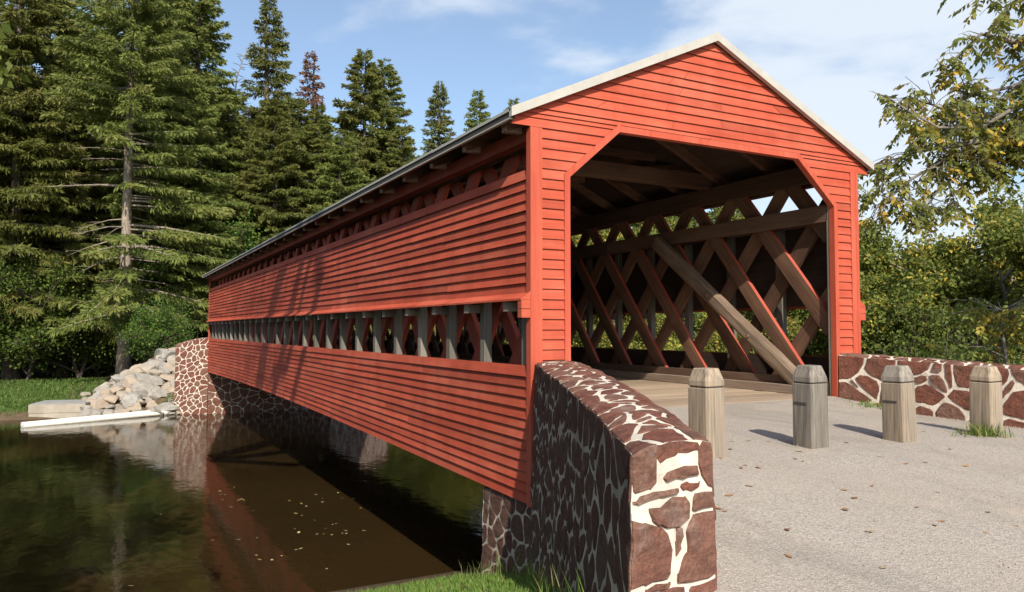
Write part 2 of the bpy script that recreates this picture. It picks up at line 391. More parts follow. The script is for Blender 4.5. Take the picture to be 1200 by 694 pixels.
for j in range(NR + 1):
    t_ = (j / NR) ** 1.6 * 8; k = min(7, int(t_)); f = t_ - k
    a = [left_edge[k][i] + (left_edge[k + 1][i] - left_edge[k][i]) * f for i in (0, 1)]
    b_ = [right_edge[k][i] + (right_edge[k + 1][i] - right_edge[k][i]) * f for i in (0, 1)]
    row = []
    for i in range(NC + 1):
        u = i / NC; x = a[0] + (b_[0] - a[0]) * u; y = a[1] + (b_[1] - a[1]) * u
        row.append((x, y, zr(x, y) + .006 * math.sin(x * 3.1) * math.sin(y * 2.3) + random.uniform(-.0015, .0015)))
    rows.append(row)
V = [p for r_ in rows for p in r_]; F = []
for j in range(NR):
    for i in range(NC): F.append((j * (NC + 1) + i, j * (NC + 1) + i + 1, (j + 1) * (NC + 1) + i + 1, (j + 1) * (NC + 1) + i)[::-1])
g_.idx(V, F); o = g_.build('road', 'gravel', smooth=True); tag(o, 'pale gravel approach in front of the bridge portal', kind='structure')

# ------------------------------------------------------------------ stone masonry
def power_cells(Wd, H, sp, rs, jit=.42, aspect=1.25, margin=.011):
    """irregular stones: power diagram on a rectangle, each cell shrunk by the joint"""
    S = []; sy_ = sp; sx_ = sp * aspect; nr = max(1, round(H / sy_)); 
    for j in range(nr):
        ncx = max(1, round(Wd / sx_ + rs.uniform(-.3, .3)))
        off = rs.uniform(0, 1)
        for i in range(-1, ncx + 1):
            x = (i + off + rs.uniform(-jit, jit)) * Wd / ncx; y = (j + .5 + rs.uniform(-jit, jit)) * H / nr
            if 0 < x < Wd and 0 < y < H: S.append((x, y, rs.uniform(0, 1) ** 2 * (sp * .62) ** 2))
    for _ in range(int(len(S) * .35)):            # small filler stones
        S.append((rs.uniform(0, Wd), rs.uniform(0, H), -rs.uniform(0, 1) * (sp * .30) ** 2))
    cells = []
    for i, (x, y, w_) in enumerate(S):
        poly = [(0, 0), (Wd, 0), (Wd, H), (0, H)]
        for j, (x2, y2, w2) in enumerate(S):
            if i == j: continue
            dx, dy = x2 - x, y2 - y; d = math.hypot(dx, dy)
            if d > sp * 3.4: continue
            c = (d * d + w_ - w2) / (2 * d) - margin          # keep points with n.(p-s) < c
            nx_, ny_ = dx / d, dy / d; new = []
            for k in range(len(poly)):
                p, q = poly[k], poly[(k + 1) % len(poly)]
                a = nx_ * (p[0] - x) + ny_ * (p[1] - y) - c; b2 = nx_ * (q[0] - x) + ny_ * (q[1] - y) - c
                if a <= 0: new.append(p)
                if (a < 0 < b2) or (b2 < 0 < a):
                    f = a / (a - b2); new.append((p[0] + (q[0] - p[0]) * f, p[1] + (q[1] - p[1]) * f))
            poly = new
            if len(poly) < 3: break
        if len(poly) < 3: continue
        A = abs(sum(poly[k][0] * poly[(k + 1) % len(poly)][1] - poly[(k + 1) % len(poly)][0] * poly[k][1] for k in range(len(poly)))) / 2
        if A < (sp * .13) ** 2: continue
        cells.append(poly)
    return cells
def warp(F, amp=.014):
    def G_(u, v_, o_):
        p = Vector(F(u, v_, o_)); q = p * 3.3; n_ = mnoise.noise_vector(q) + mnoise.noise_vector(q * 3.1) * .45
        return tuple(p + n_ * amp)
    return G_
def masonry(mb, Fn0, Wd, H, sp, rs, sm_=0, mm=1, bulge=.022, margin=.014, aspect=1.25, res=.12, flip=False, cells=None):
    """Fn(u, v, out) -> point; mortar sheet plus raised stones"""
    Fn = warp(Fn0)
    nu = max(2, int(Wd / res)); nv = max(2, int(H / res)); V = []; F = []
    for j in range(nv + 1):
        for i in range(nu + 1):
            V.append(Fn(Wd * i / nu, H * j / nv, rs.uniform(-.003, .003) if 0 < i < nu and 0 < j < nv else 0))
    for j in range(nv):
        for i in range(nu):
            f = (j * (nu + 1) + i, j * (nu + 1) + i + 1, (j + 1) * (nu + 1) + i + 1, (j + 1) * (nu + 1) + i); F.append(f[::-1] if flip else f)
    mb.idx(V, F, mm)
    for poly in (cells or power_cells(Wd, H, sp, rs, margin=margin, aspect=aspect)):
        # chamfer corners away from the wall's borders, then roughen
        n = len(poly); Q = []
        for k in range(n):
            p0, p, p1 = poly[k - 1], poly[k], poly[(k + 1) % n]
            r_ = rs.uniform(.10, .30) * (.4 if cells else 1)
            onb = (p[0] < 1e-4 or p[0] > Wd - 1e-4 or p[1] < 1e-4 or p[1] > H - 1e-4)
            if onb: Q.append(p)
            else: Q += [(p[0] + (p0[0] - p[0]) * r_, p[1] + (p0[1] - p[1]) * r_), (p[0] + (p1[0] - p[0]) * r_, p[1] + (p1[1] - p[1]) * r_)]
        E_ = []
        for k in range(len(Q)):
            p, q = Q[k], Q[(k + 1) % len(Q)]; d = math.dist(p, q); ns = max(1, int(d / .05))
            for i in range(ns):
                f = i / ns; x = p[0] + (q[0] - p[0]) * f; y = p[1] + (q[1] - p[1]) * f
                if 1e-3 < x < Wd - 1e-3 and 1e-3 < y < H - 1e-3: x += rs.uniform(-.007, .007); y += rs.uniform(-.007, .007)
                E_.append((x, y))
        cx = sum(p[0] for p in E_) / len(E_); cy = sum(p[1] for p in E_) / len(E_); n = len(E_)
        h = bulge * rs.uniform(.5, 1.25); tx = rs.uniform(-.12, .12); ty = rs.uniform(-.12, .12); tone = rs.random() ** 1.5
        rings = []
        for sc_, hh in ((1, -.003), (.985, h * .62), (.93, h), (.55, h * 1.12)):
            rings.append([Fn(min(Wd, max(0, cx + (p[0] - cx) * sc_)), min(H, max(0, cy + (p[1] - cy) * sc_)),
                             hh + (tx * (p[0] - cx) + ty * (p[1] - cy)) * (bulge * 12 if hh > 0 else 0) + (rs.uniform(-.12, .12) * bulge if hh > 0 else 0)) for p in E_])
        cen = Fn(cx, cy, h * 1.15)
        V = [q for r_ in rings for q in r_] + [cen]; F = []
        for k in range(3):
            for i in range(n):
                f = (k * n + i, k * n + (i + 1) % n, (k + 1) * n + (i + 1) % n, (k + 1) * n + i); F.append(f[::-1] if flip else f)
        for i in range(n):
            f = (3 * n + i, 3 * n + (i + 1) % n, 4 * n); F.append(f[::-1] if flip else f)
        mb.idx(V, F, sm_, tone)
def path_len(P): return sum(math.dist(a, b_) for a, b_ in zip(P[:-1], P[1:]))
def wing_wall(name, PO, PI_, ztop, depth_o, depth_i, sp, seed, label, end=True, endsp=.17, ecells=None, mats=('stone', 'mortar'), face_mats=None):
    """curved wall between an outer and an inner edge path"""
    rs = random.Random(seed); LOn = path_len(PO); LIn = path_len(PI_)
    def nrm(P, t_):
        a = lerp_path(P, max(0, t_ - .02)); b_ = lerp_path(P, min(1, t_ + .02)); d = Vector((b_[0] - a[0], b_[1] - a[1])).normalized(); return d
    side = 1
    mo = lerp_path(PO, .5); mi = lerp_path(PI_, .5); d = nrm(PO, .5)
    if Vector((-d.y, d.x)).dot(Vector((mo[0] - mi[0], mo[1] - mi[1]))) < 0: side = -1
    def Fo(u, w_, out_):
        t_ = u / LOn; p = lerp_path(PO, t_); d = nrm(PO, t_); n = Vector((-d.y, d.x)) * side; bt = .035 * w_
        return (p[0] + n.x * (out_ + bt), p[1] + n.y * (out_ + bt), ztop(p) - w_)
    def Fi(u, w_, out_):
        t_ = u / LIn; p = lerp_path(PI_, t_); d = nrm(PI_, t_); n = Vector((-d.y, d.x)) * -side; bt = .03 * w_
        return (p[0] + n.x * (out_ + bt), p[1] + n.y * (out_ + bt), ztop(p) - w_)
    TW = math.dist(lerp_path(PO, .6), lerp_path(PI_, .6))
    def Ft(u, v_, out_):
        t_ = u / LOn; a = lerp_path(PO, t_); b_ = lerp_path(PI_, t_); f = v_ / TW
        x = a[0] + (b_[0] - a[0]) * f; y = a[1] + (b_[1] - a[1]) * f
        crown = .03 * (1 - (2 * f - 1) ** 4)
        return (x, y, ztop((x, y)) + crown + out_)
    a = PO[-1]; b_ = PI_[-1]; EW = math.dist(a, b_); dd = Vector((b_[0] - a[0], b_[1] - a[1])).normalized(); en = Vector((dd.y, -dd.x))
    if en.dot(Vector((a[0] - PO[-2][0], a[1] - PO[-2][1]))) < 0: en = -en
    def Fe(u, w_, out_):
        f = u / EW; A_ = Fo(LOn, w_, 0); B_ = Fi(LIn, w_, 0); x = A_[0] + (B_[0] - A_[0]) * f; y = A_[1] + (B_[1] - A_[1]) * f
        cr_ = .03 * (1 - (2 * f - 1) ** 4) * max(0, 1 - w_ / .3)
        return (x + en.x * out_, y + en.y * out_, A_[2] + (B_[2] - A_[2]) * f + cr_)
    mb = MB()
    masonry(mb, Fo, LOn, depth_o, sp, rs, 2, 3, .007, .019 if sp > .26 else .012, 1.1)
    masonry(mb, Fi, LIn, depth_i, sp, rs, 0, 1, .014, .018, 1.2)
    masonry(mb, Ft, LOn, TW, sp * .62, rs, 0, 1, .006, .020, 1.7)
    if end: masonry(mb, Fe, EW, depth_i + .1, endsp, rs, 0, 1, .012, .019, 1.5, res=.05, cells=[[(u * EW, w_) for u, w_ in c_] for c_ in ecells] if ecells else None)
    fm = face_mats or mats
    o = mb.build(name, [mats[0], mats[1], fm[0], fm[1]]); tag(o, label, 'stone wall'); return o
END = [[(75, 0), (200, 0), (205, 60), (200, 150), (170, 178), (110, 170), (85, 120)], [(215, 5), (330, 0), (400, 18), (400, 45), (300, 55), (225, 72), (212, 50)],
 [(405, 40), (425, 5), (465, 5), (465, 200), (440, 195), (415, 150), (405, 90)], [(240, 150), (260, 120), (330, 112), (390, 118), (398, 155), (330, 160)],
 [(110, 215), (130, 205), (200, 198), (290, 195), (300, 208), (230, 222), (120, 225)], [(315, 190), (350, 178), (398, 182), (395, 205), (360, 215), (325, 205)],
 [(172, 262), (230, 262), (270, 240), (330, 240), (350, 270), (345, 330), (300, 352), (250, 350), (215, 325), (190, 300)], [(370, 235), (465, 228), (465, 290), (370, 290)],
 [(95, 290), (150, 310), (210, 335), (245, 380), (265, 450), (255, 540), (240, 565), (150, 568), (95, 560)], [(370, 325), (465, 322), (465, 400), (465, 600), (440, 610), (300, 605), (300, 560), (340, 470), (345, 380)],
 [(290, 365), (320, 370), (325, 400), (310, 440), (292, 485), (290, 420)], [(160, 592), (255, 590), (255, 608), (165, 612)], [(95, 600), (130, 612), (145, 650), (140, 760), (95, 770)],
 [(165, 640), (230, 625), (315, 630), (325, 730), (300, 770), (160, 750)], [(350, 645), (465, 635), (465, 780), (345, 770)], [(95, 800), (330, 800), (320, 1000), (95, 1000)], [(360, 810), (465, 810), (465, 1000), (350, 1000)]]
END = [[(sum(q[0] for q in c_) / len(c_) + (x - sum(q[0] for q in c_) / len(c_)) * 1.07, sum(q[1] for q in c_) / len(c_) + (y - sum(q[1] for q in c_) / len(c_)) * 1.07) for x, y in c_] for c_ in END]
END = [[(min(1, max(0, (x - 95) / 370)), max(0, y) / 1002) for x, y in c_] for c_ in END]
wing_wall('stone_wing_wall', LO, LI, lambda p: .59 + .028 * min(0, p[1]), 2.6, .95, .27, 11,
          'curved brownstone wing wall with white mortar, nearest the camera, running up to the left portal post', face_mats=('stone_dark', 'mortar_grey'), ecells=END)
wing_wall('stone_wing_wall', RO, RI, lambda p: .60 + .045 * min(0, p[1]), 1.6, 1.1, .30, 5,
          'low brownstone wall with wide white joints right of the portal, behind the timber bollards', end=True)
# far side wing walls and the two abutments
FLp = smooth_path([(-.03, 30.42), (-.7, 30.55), (-1.38, 31.0)], 2); FLi = smooth_path([(-.03, 30.95), (-.5, 31.05), (-1.1, 31.45)], 2)
wing_wall('stone_wing_wall', FLp, FLi, lambda p: .56 if p[0] > -.1 else .56 - .33 * ((-.1 - p[0]) / 1.3) ** 1.5, 3.7, .8, .25, 21,
          'far stone wing wall with white joints above the pale boulders', endsp=.25, face_mats=('stone', 'mortar'))
FRp = smooth_path([(5.66, 30.42), (7.2, 30.8), (9.3, 32.2)], 2); FRi = smooth_path([(5.66, 30.95), (7.0, 31.3), (8.9, 32.7)], 2)
wing_wall('stone_wing_wall', FRp, FRi, lambda p: .56 - .12 * max(0, p[0] - 5.6), 3.9, .8, .30, 22,
          'far stone wing wall beyond the bridge, seen as a reflection under the deck', endsp=.25, face_mats=('stone', 'mortar'))
rs = random.Random(31)
mb = MB()                                          # near abutment
masonry(mb, lambda u, w_, o_: (.015 - o_ - .02 * w_, -.05 + u, -1.035 - w_), 1.33, 2.3, .22, rs, 2, 3, .012, .014, 1.2, flip=True)
masonry(mb, lambda u, w_, o_: (0 + u, 1.28 + o_ + .02 * w_, -1.035 - w_), 5.62, 2.3, .33, rs, 0, 1, .028, .016, 1.2)
masonry(mb, lambda u, w_, o_: (5.60 + o_, -.05 + u, -1.035 - w_), 1.33, 2.3, .33, rs, 0, 1, .028, .016, 1.2)
mb.box((.02, -.04, -3.4), (5.6, 1.275, -1.038), 3); mb.box((.3, -.04, -1.05), (5.3, .12, -.13), 3)
o = mb.build('bridge_abutment', ['stone', 'mortar', 'stone_dark', 'mortar_grey']); tag(o, 'dark stone abutment under the near end of the red siding, above the grass', 'abutment')
mb = MB()
masonry(mb, lambda u, w_, o_: (0 + u, 30.38 - o_ - .02 * w_, -.95 - w_), 5.62, 2.3, .33, rs, 0, 1, .03, .013, 1.2)
masonry(mb, lambda u, w_, o_: (.0 - o_, 30.38 + u, -.95 - w_), 1.3, 2.3, .36, rs, 0, 1, .03, .02, 1.2)
mb.box((.01, 30.385, -3.4), (5.6, 31.7, -.955), 3); mb.box((.3, 30.6, -.96), (5.3, 31.6, -.13), 3)
o = mb.build('bridge_abutment', ['stone', 'mortar', 'stone_dark', 'mortar_grey']); tag(o, 'stone abutment at the water under the far end of the red siding', 'abutment')

# ------------------------------------------------------------------ the covered bridge
W = 5.626; L = 30.5; ZT = 3.37; ZB = -1.02; ZP = 4.85; XL = .507; CH = .733; ZC = 2.80; ZO = 3.43
Z1, Z2, Z3 = .56, 1.33, 2.86
bridge = empty('covered_bridge', (0, 0, 0))
tag(bridge, 'long red covered timber bridge with pale gabled roof over the creek', 'covered bridge')
PT = .118
rb = random.Random(3)
def camber(y, z): return .15 * math.sin(math.pi * min(1, max(0, y / L))) * max(0, (Z1 - z)) / (Z1 - ZB)
def side_siding(mb, z0, z1, sgn, x0, y0=.075, y1=L - .075):
    """lapped boards; sgn -1 left side, +1 right side"""
    n = round((z1 - z0) / PT); p = (z1 - z0) / n
    for k in range(n):
        y = y0; ws = rb.uniform(-.004, .004)
        while y < y1 - .01:
            ye = min(y1, y + rb.choice([2.4, 3.0, 3.7, 4.9]) + rb.uniform(-.3, .3))
            if y1 - ye < .8: ye = y1
            tone = rb.gauss(.5, .16); tone = .5 if k > 900 else max(0, min(1, tone))
            if rb.random() < .05: tone = rb.choice([.0, .05])
            dz = rb.uniform(-.005, .005) + ws; dzb = rb.uniform(-.006, .006) + ws; out_ = .031 + rb.uniform(-.003, .004)
            segs = max(1, int((ye - y) / 1.2))
            for s_ in range(segs):
                a = y + (ye - y) * s_ / segs; b_ = y + (ye - y) * (s_ + 1) / segs
                za0 = z0 + k * p + dz + (dzb - dz) * s_ / segs; za1 = z0 + k * p + dz + (dzb - dz) * (s_ + 1) / segs
                if k == 0: za0 = za1 = z0
                zt_ = z0 + (k + 1) * p + .006
                P0 = lambda yy, zz_, xo: (x0 + sgn * xo, yy, zz_ + camber(yy, zz_))
                q = [P0(a, za0, out_), P0(b_, za1, out_), P0(b_, zt_, .004), P0(a, zt_, .004)]
                mb.face(q if sgn > 0 else q[::-1], 0, tone)
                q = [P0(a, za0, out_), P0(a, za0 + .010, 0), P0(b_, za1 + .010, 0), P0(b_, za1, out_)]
                mb.face(q if sgn > 0 else q[::-1], 1, tone)  # dark underside: shade line below each lap, put into the colour
            for yy in (y, ye):
                mb.face([P0(yy, z0 + k * p + dz, out_), P0(yy, z0 + (k + 1) * p, .004), P0(yy, z0 + k * p + dz, 0)], 0, tone)
            y = ye + .006
for sgn, x0 in ((-1, 0.), (1, W)):
    up = MB(); side_siding(up, Z2 + .07, Z3, sgn, x0)
    # skirt board kicked out along the bottom of the upper siding
    y = 0.0
    for y0_, y1_ in ((-.02, 6.1), (6.105, 12.2), (12.205, 18.3), (18.305, 24.4), (24.405, 30.5)):
        a, b_, c_, d_ = (x0 + sgn * .022, Z2 + .085), (x0 + sgn * .16, Z2 + .012), (x0 + sgn * .16, Z2 - .012), (x0 + sgn * .0, Z2 + .06)
        for (p, q) in ((a, b_), (b_, c_), (c_, d_)):
            up.face([(p[0], y0_, p[1]), (q[0], y0_, q[1]), (q[0], y1_, q[1]), (p[0], y1_, p[1])], 0, .75)
        up.face([(v_[0], y0_, v_[1]) for v_ in (a, b_, c_, d_)], 0, .6); up.face([(v_[0], y1_, v_[1]) for v_ in (a, b_, c_, d_)], 0, .6)
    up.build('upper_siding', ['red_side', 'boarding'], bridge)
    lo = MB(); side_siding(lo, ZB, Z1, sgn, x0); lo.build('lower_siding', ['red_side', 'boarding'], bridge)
    # dark boarding inside the siding
    bk = MB(); xi = sorted((x0 - sgn * .006, x0 - sgn * .032))
    bk.box((xi[0], .03, Z2 + .02), (xi[1], L - .03, Z3 - .01), 0, .3)
    n_ = 30
    for k in range(n_):
        ya, yb_ = L * k / n_ + (.03 if k == 0 else 0), L * (k + 1) / n_ - (.03 if k == n_ - 1 else 0)
        V = [(xi[i], yy, zz_ + camber(yy, zz_)) for yy in (ya, yb_) for zz_ in (ZB + .02, Z1 - .005) for i in (0, 1)]
        bk.idx(V, [(0, 1, 3, 2), (4, 6, 7, 5), (0, 2, 6, 4), (1, 5, 7, 3), (2, 3, 7, 6), (0, 4, 5, 1)], 0, .3)
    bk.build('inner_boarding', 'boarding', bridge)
# corner boards, both ends
cb = MB()
for y0_, y1_ in ((-.034, .072), (L - .072, L + .034)):
    for x0_, x1_, sg in ((-.036, .020, 1), (W - .020, W + .036, -1)):
        cb.box((x0_, y0_, ZB - .02), (x1_, y1_, 3.342), 0, .4)
for yy in (-.03, L + .008):
    cb.box((.0205, yy, ZB - .015), (.125, yy + .022, 3.342), 0, .6); cb.box((W - .125, yy, (-.02 if yy < 5 else -.1)), (W - .0205, yy + .022, 3.342), 0, .6)
cb.pieces('corner_board', 'red_trim', bridge, bevel=.003)
# skirt returns on the portal corners
for x0_, x1_ in ((-.155, -.038), (W + .038, W + .155)):
    rt_ = MB()
    for k in range(2):
        rt_.box((x0_, -.03, Z2 - .21 + k * .105), (x1_, .06, Z2 - .21 + (k + 1) * .105 - .006), 0, .5)
    s_ = -1 if x0_ < 0 else 1
    xa = x0_ if s_ < 0 else x1_; xb = x1_ if s_ < 0 else x0_
    rt_.face([(xa, -.03, Z2 - .003), (xb, -.03, Z2 - .003), (xb, -.03, Z2 + .10)], 0, .6)
    rt_.build('skirt_return', 'red_front', bridge)


def portal(yf, sgn):
    """gable-end siding, sgn -1 faces -y"""
    mb = MB(); ZG = 4.852; HT = lambda z: (ZG - z) / .459      # half-width at z
    rows_ = []
    z = ZB if True else 0
    ZR = 3.345; n1_ = 37; n2_ = 13; zs_ = [ZB + (ZR - ZB) * k_ / n1_ for k_ in range(n1_)] + [ZR + (ZG - ZR) * k_ / n2_ for k_ in range(n2_ + 1)]; nrow = n1_ + n2_
    def P(x, z_, o_): return (x, yf + sgn * o_, z_)
    def board(xa0, xb0, xa1, xb1, za, zb_):
        # split in lengths
        cuts = [0]; ln = xb0 - xa0
        if ln > 2.2:
            c_ = rb.uniform(.6, 2.2)
            while c_ < ln - .5: cuts.append(c_ / ln); c_ += rb.uniform(1.4, 3.0)
        cuts.append(1)
        for a, b_ in zip(cuts[:-1], cuts[1:]):
            tone = max(0, min(1, rb.gauss(.55, .15))); 
            if rb.random() < .02: tone = .05
            o1 = .024 + rb.uniform(-.003, .003); dz = rb.uniform(-.004, .004); g1 = .0025
            x00 = xa0 + (xb0 - xa0) * a + g1; x01 = xa0 + (xb0 - xa0) * b_ - g1; x10 = xa1 + (xb1 - xa1) * a + g1; x11 = xa1 + (xb1 - xa1) * b_ - g1
            q = [P(x00, za + dz, o1), P(x01, za + dz, o1), P(x11, zb_ + .005, .003), P(x10, zb_ + .005, .003)]
            mb.face(q, 0, tone); mb.face([P(x00, za + dz, o1), P(x01, za + dz, o1), P(x01, za + dz + .010, 0), P(x00, za + dz + .010, 0)], 2, tone)  # underside coloured dark to paint the shade under the lap
    for k in range(nrow):
        za = zs_[k]; zb_ = zs_[k + 1]
        if zb_ < ZR - .001 or za >= ZR - .001: pass
        else: zb_ = ZR - .0005
        def lim(z_):
            if z_ < ZC: return XL - .075
            if z_ < ZO + .085: return XL - .075 + (z_ - ZC) / (ZO - ZC) * CH * .97
            return W / 2
        def outer(z_): return .1252 if z_ < ZR else max(-.285, W / 2 - HT(z_))
        if zb_ <= ZO + .09:
            board(outer(za), lim(za), outer(zb_), lim(zb_), za, zb_)
            if za > -.05: board(W - lim(za), W - outer(za), W - lim(zb_), W - outer(zb_), za, zb_)
        elif za < ZO + .085:
            board(outer(ZO + .085), W - outer(ZO + .085), outer(zb_), W - outer(zb_), ZO + .085, zb_)
            board(outer(za), lim(za), outer(ZO + .085), lim(ZO + .085), za, ZO + .083); board(W - lim(za), W - outer(za), W - lim(ZO + .085), W - outer(ZO + .085), za, ZO + .083)
        else:
            board(outer(za), W - outer(za), outer(zb_), W - outer(zb_), za, min(zb_, ZG - .01))
    # solid backing with the opening left free
    th = .03; zb0 = -.02
    prof = []
    def slab(pts):
        pts = [Vector((x, 0, z_)) for x, z_ in pts]; n = len(pts); ya, yb_ = yf - sgn * .002, yf - sgn * th
        V = [(q.x, ya, q.z) for q in pts] + [(q.x, yb_, q.z) for q in pts]
        F_ = [tuple(range(n)), tuple(range(2 * n - 1, n - 1, -1))] + [(i, (i + 1) % n, n + (i + 1) % n, n + i) for i in range(n)]
        mb.idx(V, F_, 1, .3)
    slab([(-.285, 3.35), (.018, 3.35), (.018, 3.44), (-.285, 3.41)]); slab([(W - .018, 3.35), (W + .285, 3.35), (W + .285, 3.41), (W - .018, 3.44)])
    slab([(.02, ZB), (XL - .01, ZB), (XL - .01, ZC), (XL + CH - .01, ZO + .01), (XL + CH - .01, ZO + .3), (.02, 3.46)])
    slab([(W - .02, zb0), (W - .02, 3.46), (W - XL - CH + .01, ZO + .3), (W - XL - CH + .01, ZO + .01), (W - XL + .01, ZC), (W - XL + .01, zb0)])
    slab([(XL + CH - .01, ZO + .01), (W - XL - CH + .01, ZO + .01), (W - XL - CH + .01, ZO + .3), (W / 2, ZP - .03), (XL + CH - .01, ZO + .3)])
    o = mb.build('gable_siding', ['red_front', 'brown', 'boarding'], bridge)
    # trim round the opening
    tr = MB(); tw = .078; yo = sorted((yf + sgn * .034, yf - sgn * .06))
    def strip(P_, Q_, wv):   # inner edge P_->Q_, outer edge offset
        pass
    inner = [(XL, ZB if False else -.0), (XL, ZC), (XL + CH, ZO), (W - XL - CH, ZO), (W - XL, ZC), (W - XL, 0)]
    inner[0] = (XL, -.02); inner[-1] = (W - XL, -.02)
    outr = [(XL - tw, -.02), (XL - tw, ZC + .03), (XL + CH - .03, ZO + tw), (W - XL - CH + .03, ZO + tw), (W - XL + tw, ZC + .03), (W - XL + tw, -.02)]
    for k in range(5):
        a, b_ = inner[k], inner[k + 1]; c_, d_ = outr[k + 1], outr[k]
        V = [(q[0], yy, q[1]) for yy in yo for q in (a, b_, c_, d_)]
        tr.idx(V, [(0, 1, 2, 3), (7, 6, 5, 4), (0, 4, 5, 1), (2, 6, 7, 3)] + ([(0, 3, 7, 4)] if k == 0 else []) + ([(1, 5, 6, 2)] if k == 4 else []), 0, .45 + .2 * (k == 2))
    tr.build('portal_trim', 'red_trim', bridge)
portal(0, -1); portal(L, 1)

# roof
ROx, ROz, RS = .32, 4.945, .459
rf = MB()
def rz_(x): return ROz - RS * abs(x - W / 2)
ya, yb_ = -.07, L + .07
for s_ in (-1, 1):
    xe = -ROx if s_ < 0 else W + ROx
    xm = W / 2
    nb = 26
    for k in range(nb):           # seam-to-seam strips, faint level changes
        a = ya + (yb_ - ya) * k / nb; b_ = ya + (yb_ - ya) * (k + 1) / nb - .004
        e_ = rb.uniform(0, .006)
        V = [(xe, a, rz_(xe) + e_), (xe, b_, rz_(xe) + e_), (xm, b_, ROz + e_), (xm, a, ROz + e_)]
        V += [(x, y, z - .035) for x, y, z in V]
        rf.idx(V, [(0, 1, 2, 3), (7, 6, 5, 4), (0, 4, 5, 1), (1, 5, 6, 2), (2, 6, 7, 3), (3, 7, 4, 0)], 0, rb.random())
        rf.box((min(xe, xe - s_ * .0), a, 0), (min(xe, xe) + .0001, a, 0), 0) if False else None
roof = rf.build('roof', 'roof', bridge)
ev = MB(); dr = MB()
for s_ in (-1, 1):
    xe = -ROx if s_ < 0 else W + ROx; ze = rz_(xe)
    x1, x2 = sorted((xe - s_ * .012, xe - s_ * .05)); ev.box((x1, ya + .03, ze - .10), (x2, yb_ - .03, ze - .036), 0, .5)
    x1, x2 = sorted((xe - s_ * .002, xe - s_ * .045)); dr.box((x1, ya + .03, ze - .118), (x2, yb_ - .03, ze - .101), 0, .5)
    # roof boarding seen from below
    V = [(xe - s_ * .05, ya + .05, ze - .05 + .025), (xe - s_ * .05, yb_ - .05, ze - .05 + .025), (W / 2, yb_ - .05, ROz - .045), (W / 2, ya + .05, ROz - .045)]
    V = [(x, y, z - .02) for x, y, z in V] + [(x, y, z - .04) for x, y, z in V]
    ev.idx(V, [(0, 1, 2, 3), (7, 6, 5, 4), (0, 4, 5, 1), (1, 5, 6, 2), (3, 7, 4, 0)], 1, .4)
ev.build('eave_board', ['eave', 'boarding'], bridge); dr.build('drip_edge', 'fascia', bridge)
for yy, ys_ in ((-.105, 1), (L + .105, -1)):
    rk = MB(); y1_, y2_ = sorted((yy, yy + ys_ * .065)); RW = .100
    for s_ in (-1, 1):
        xe = -ROx if s_ < 0 else W + ROx; xm = W / 2
        a, b_ = (xe, rz_(xe) + .012), (xm, ROz + .012); c_, d_ = (xm, ROz - RW), (xe, rz_(xe) - RW)
        V = [(q[0], y, q[1]) for y in (y1_, y2_) for q in (a, b_, c_, d_)]
        rk.idx(V, [(0, 1, 2, 3), (7, 6, 5, 4), (0, 4, 5, 1), (2, 6, 7, 3), (3, 7, 4, 0)], 0, .5)
    rk.build('rake_board', 'fascia', bridge)
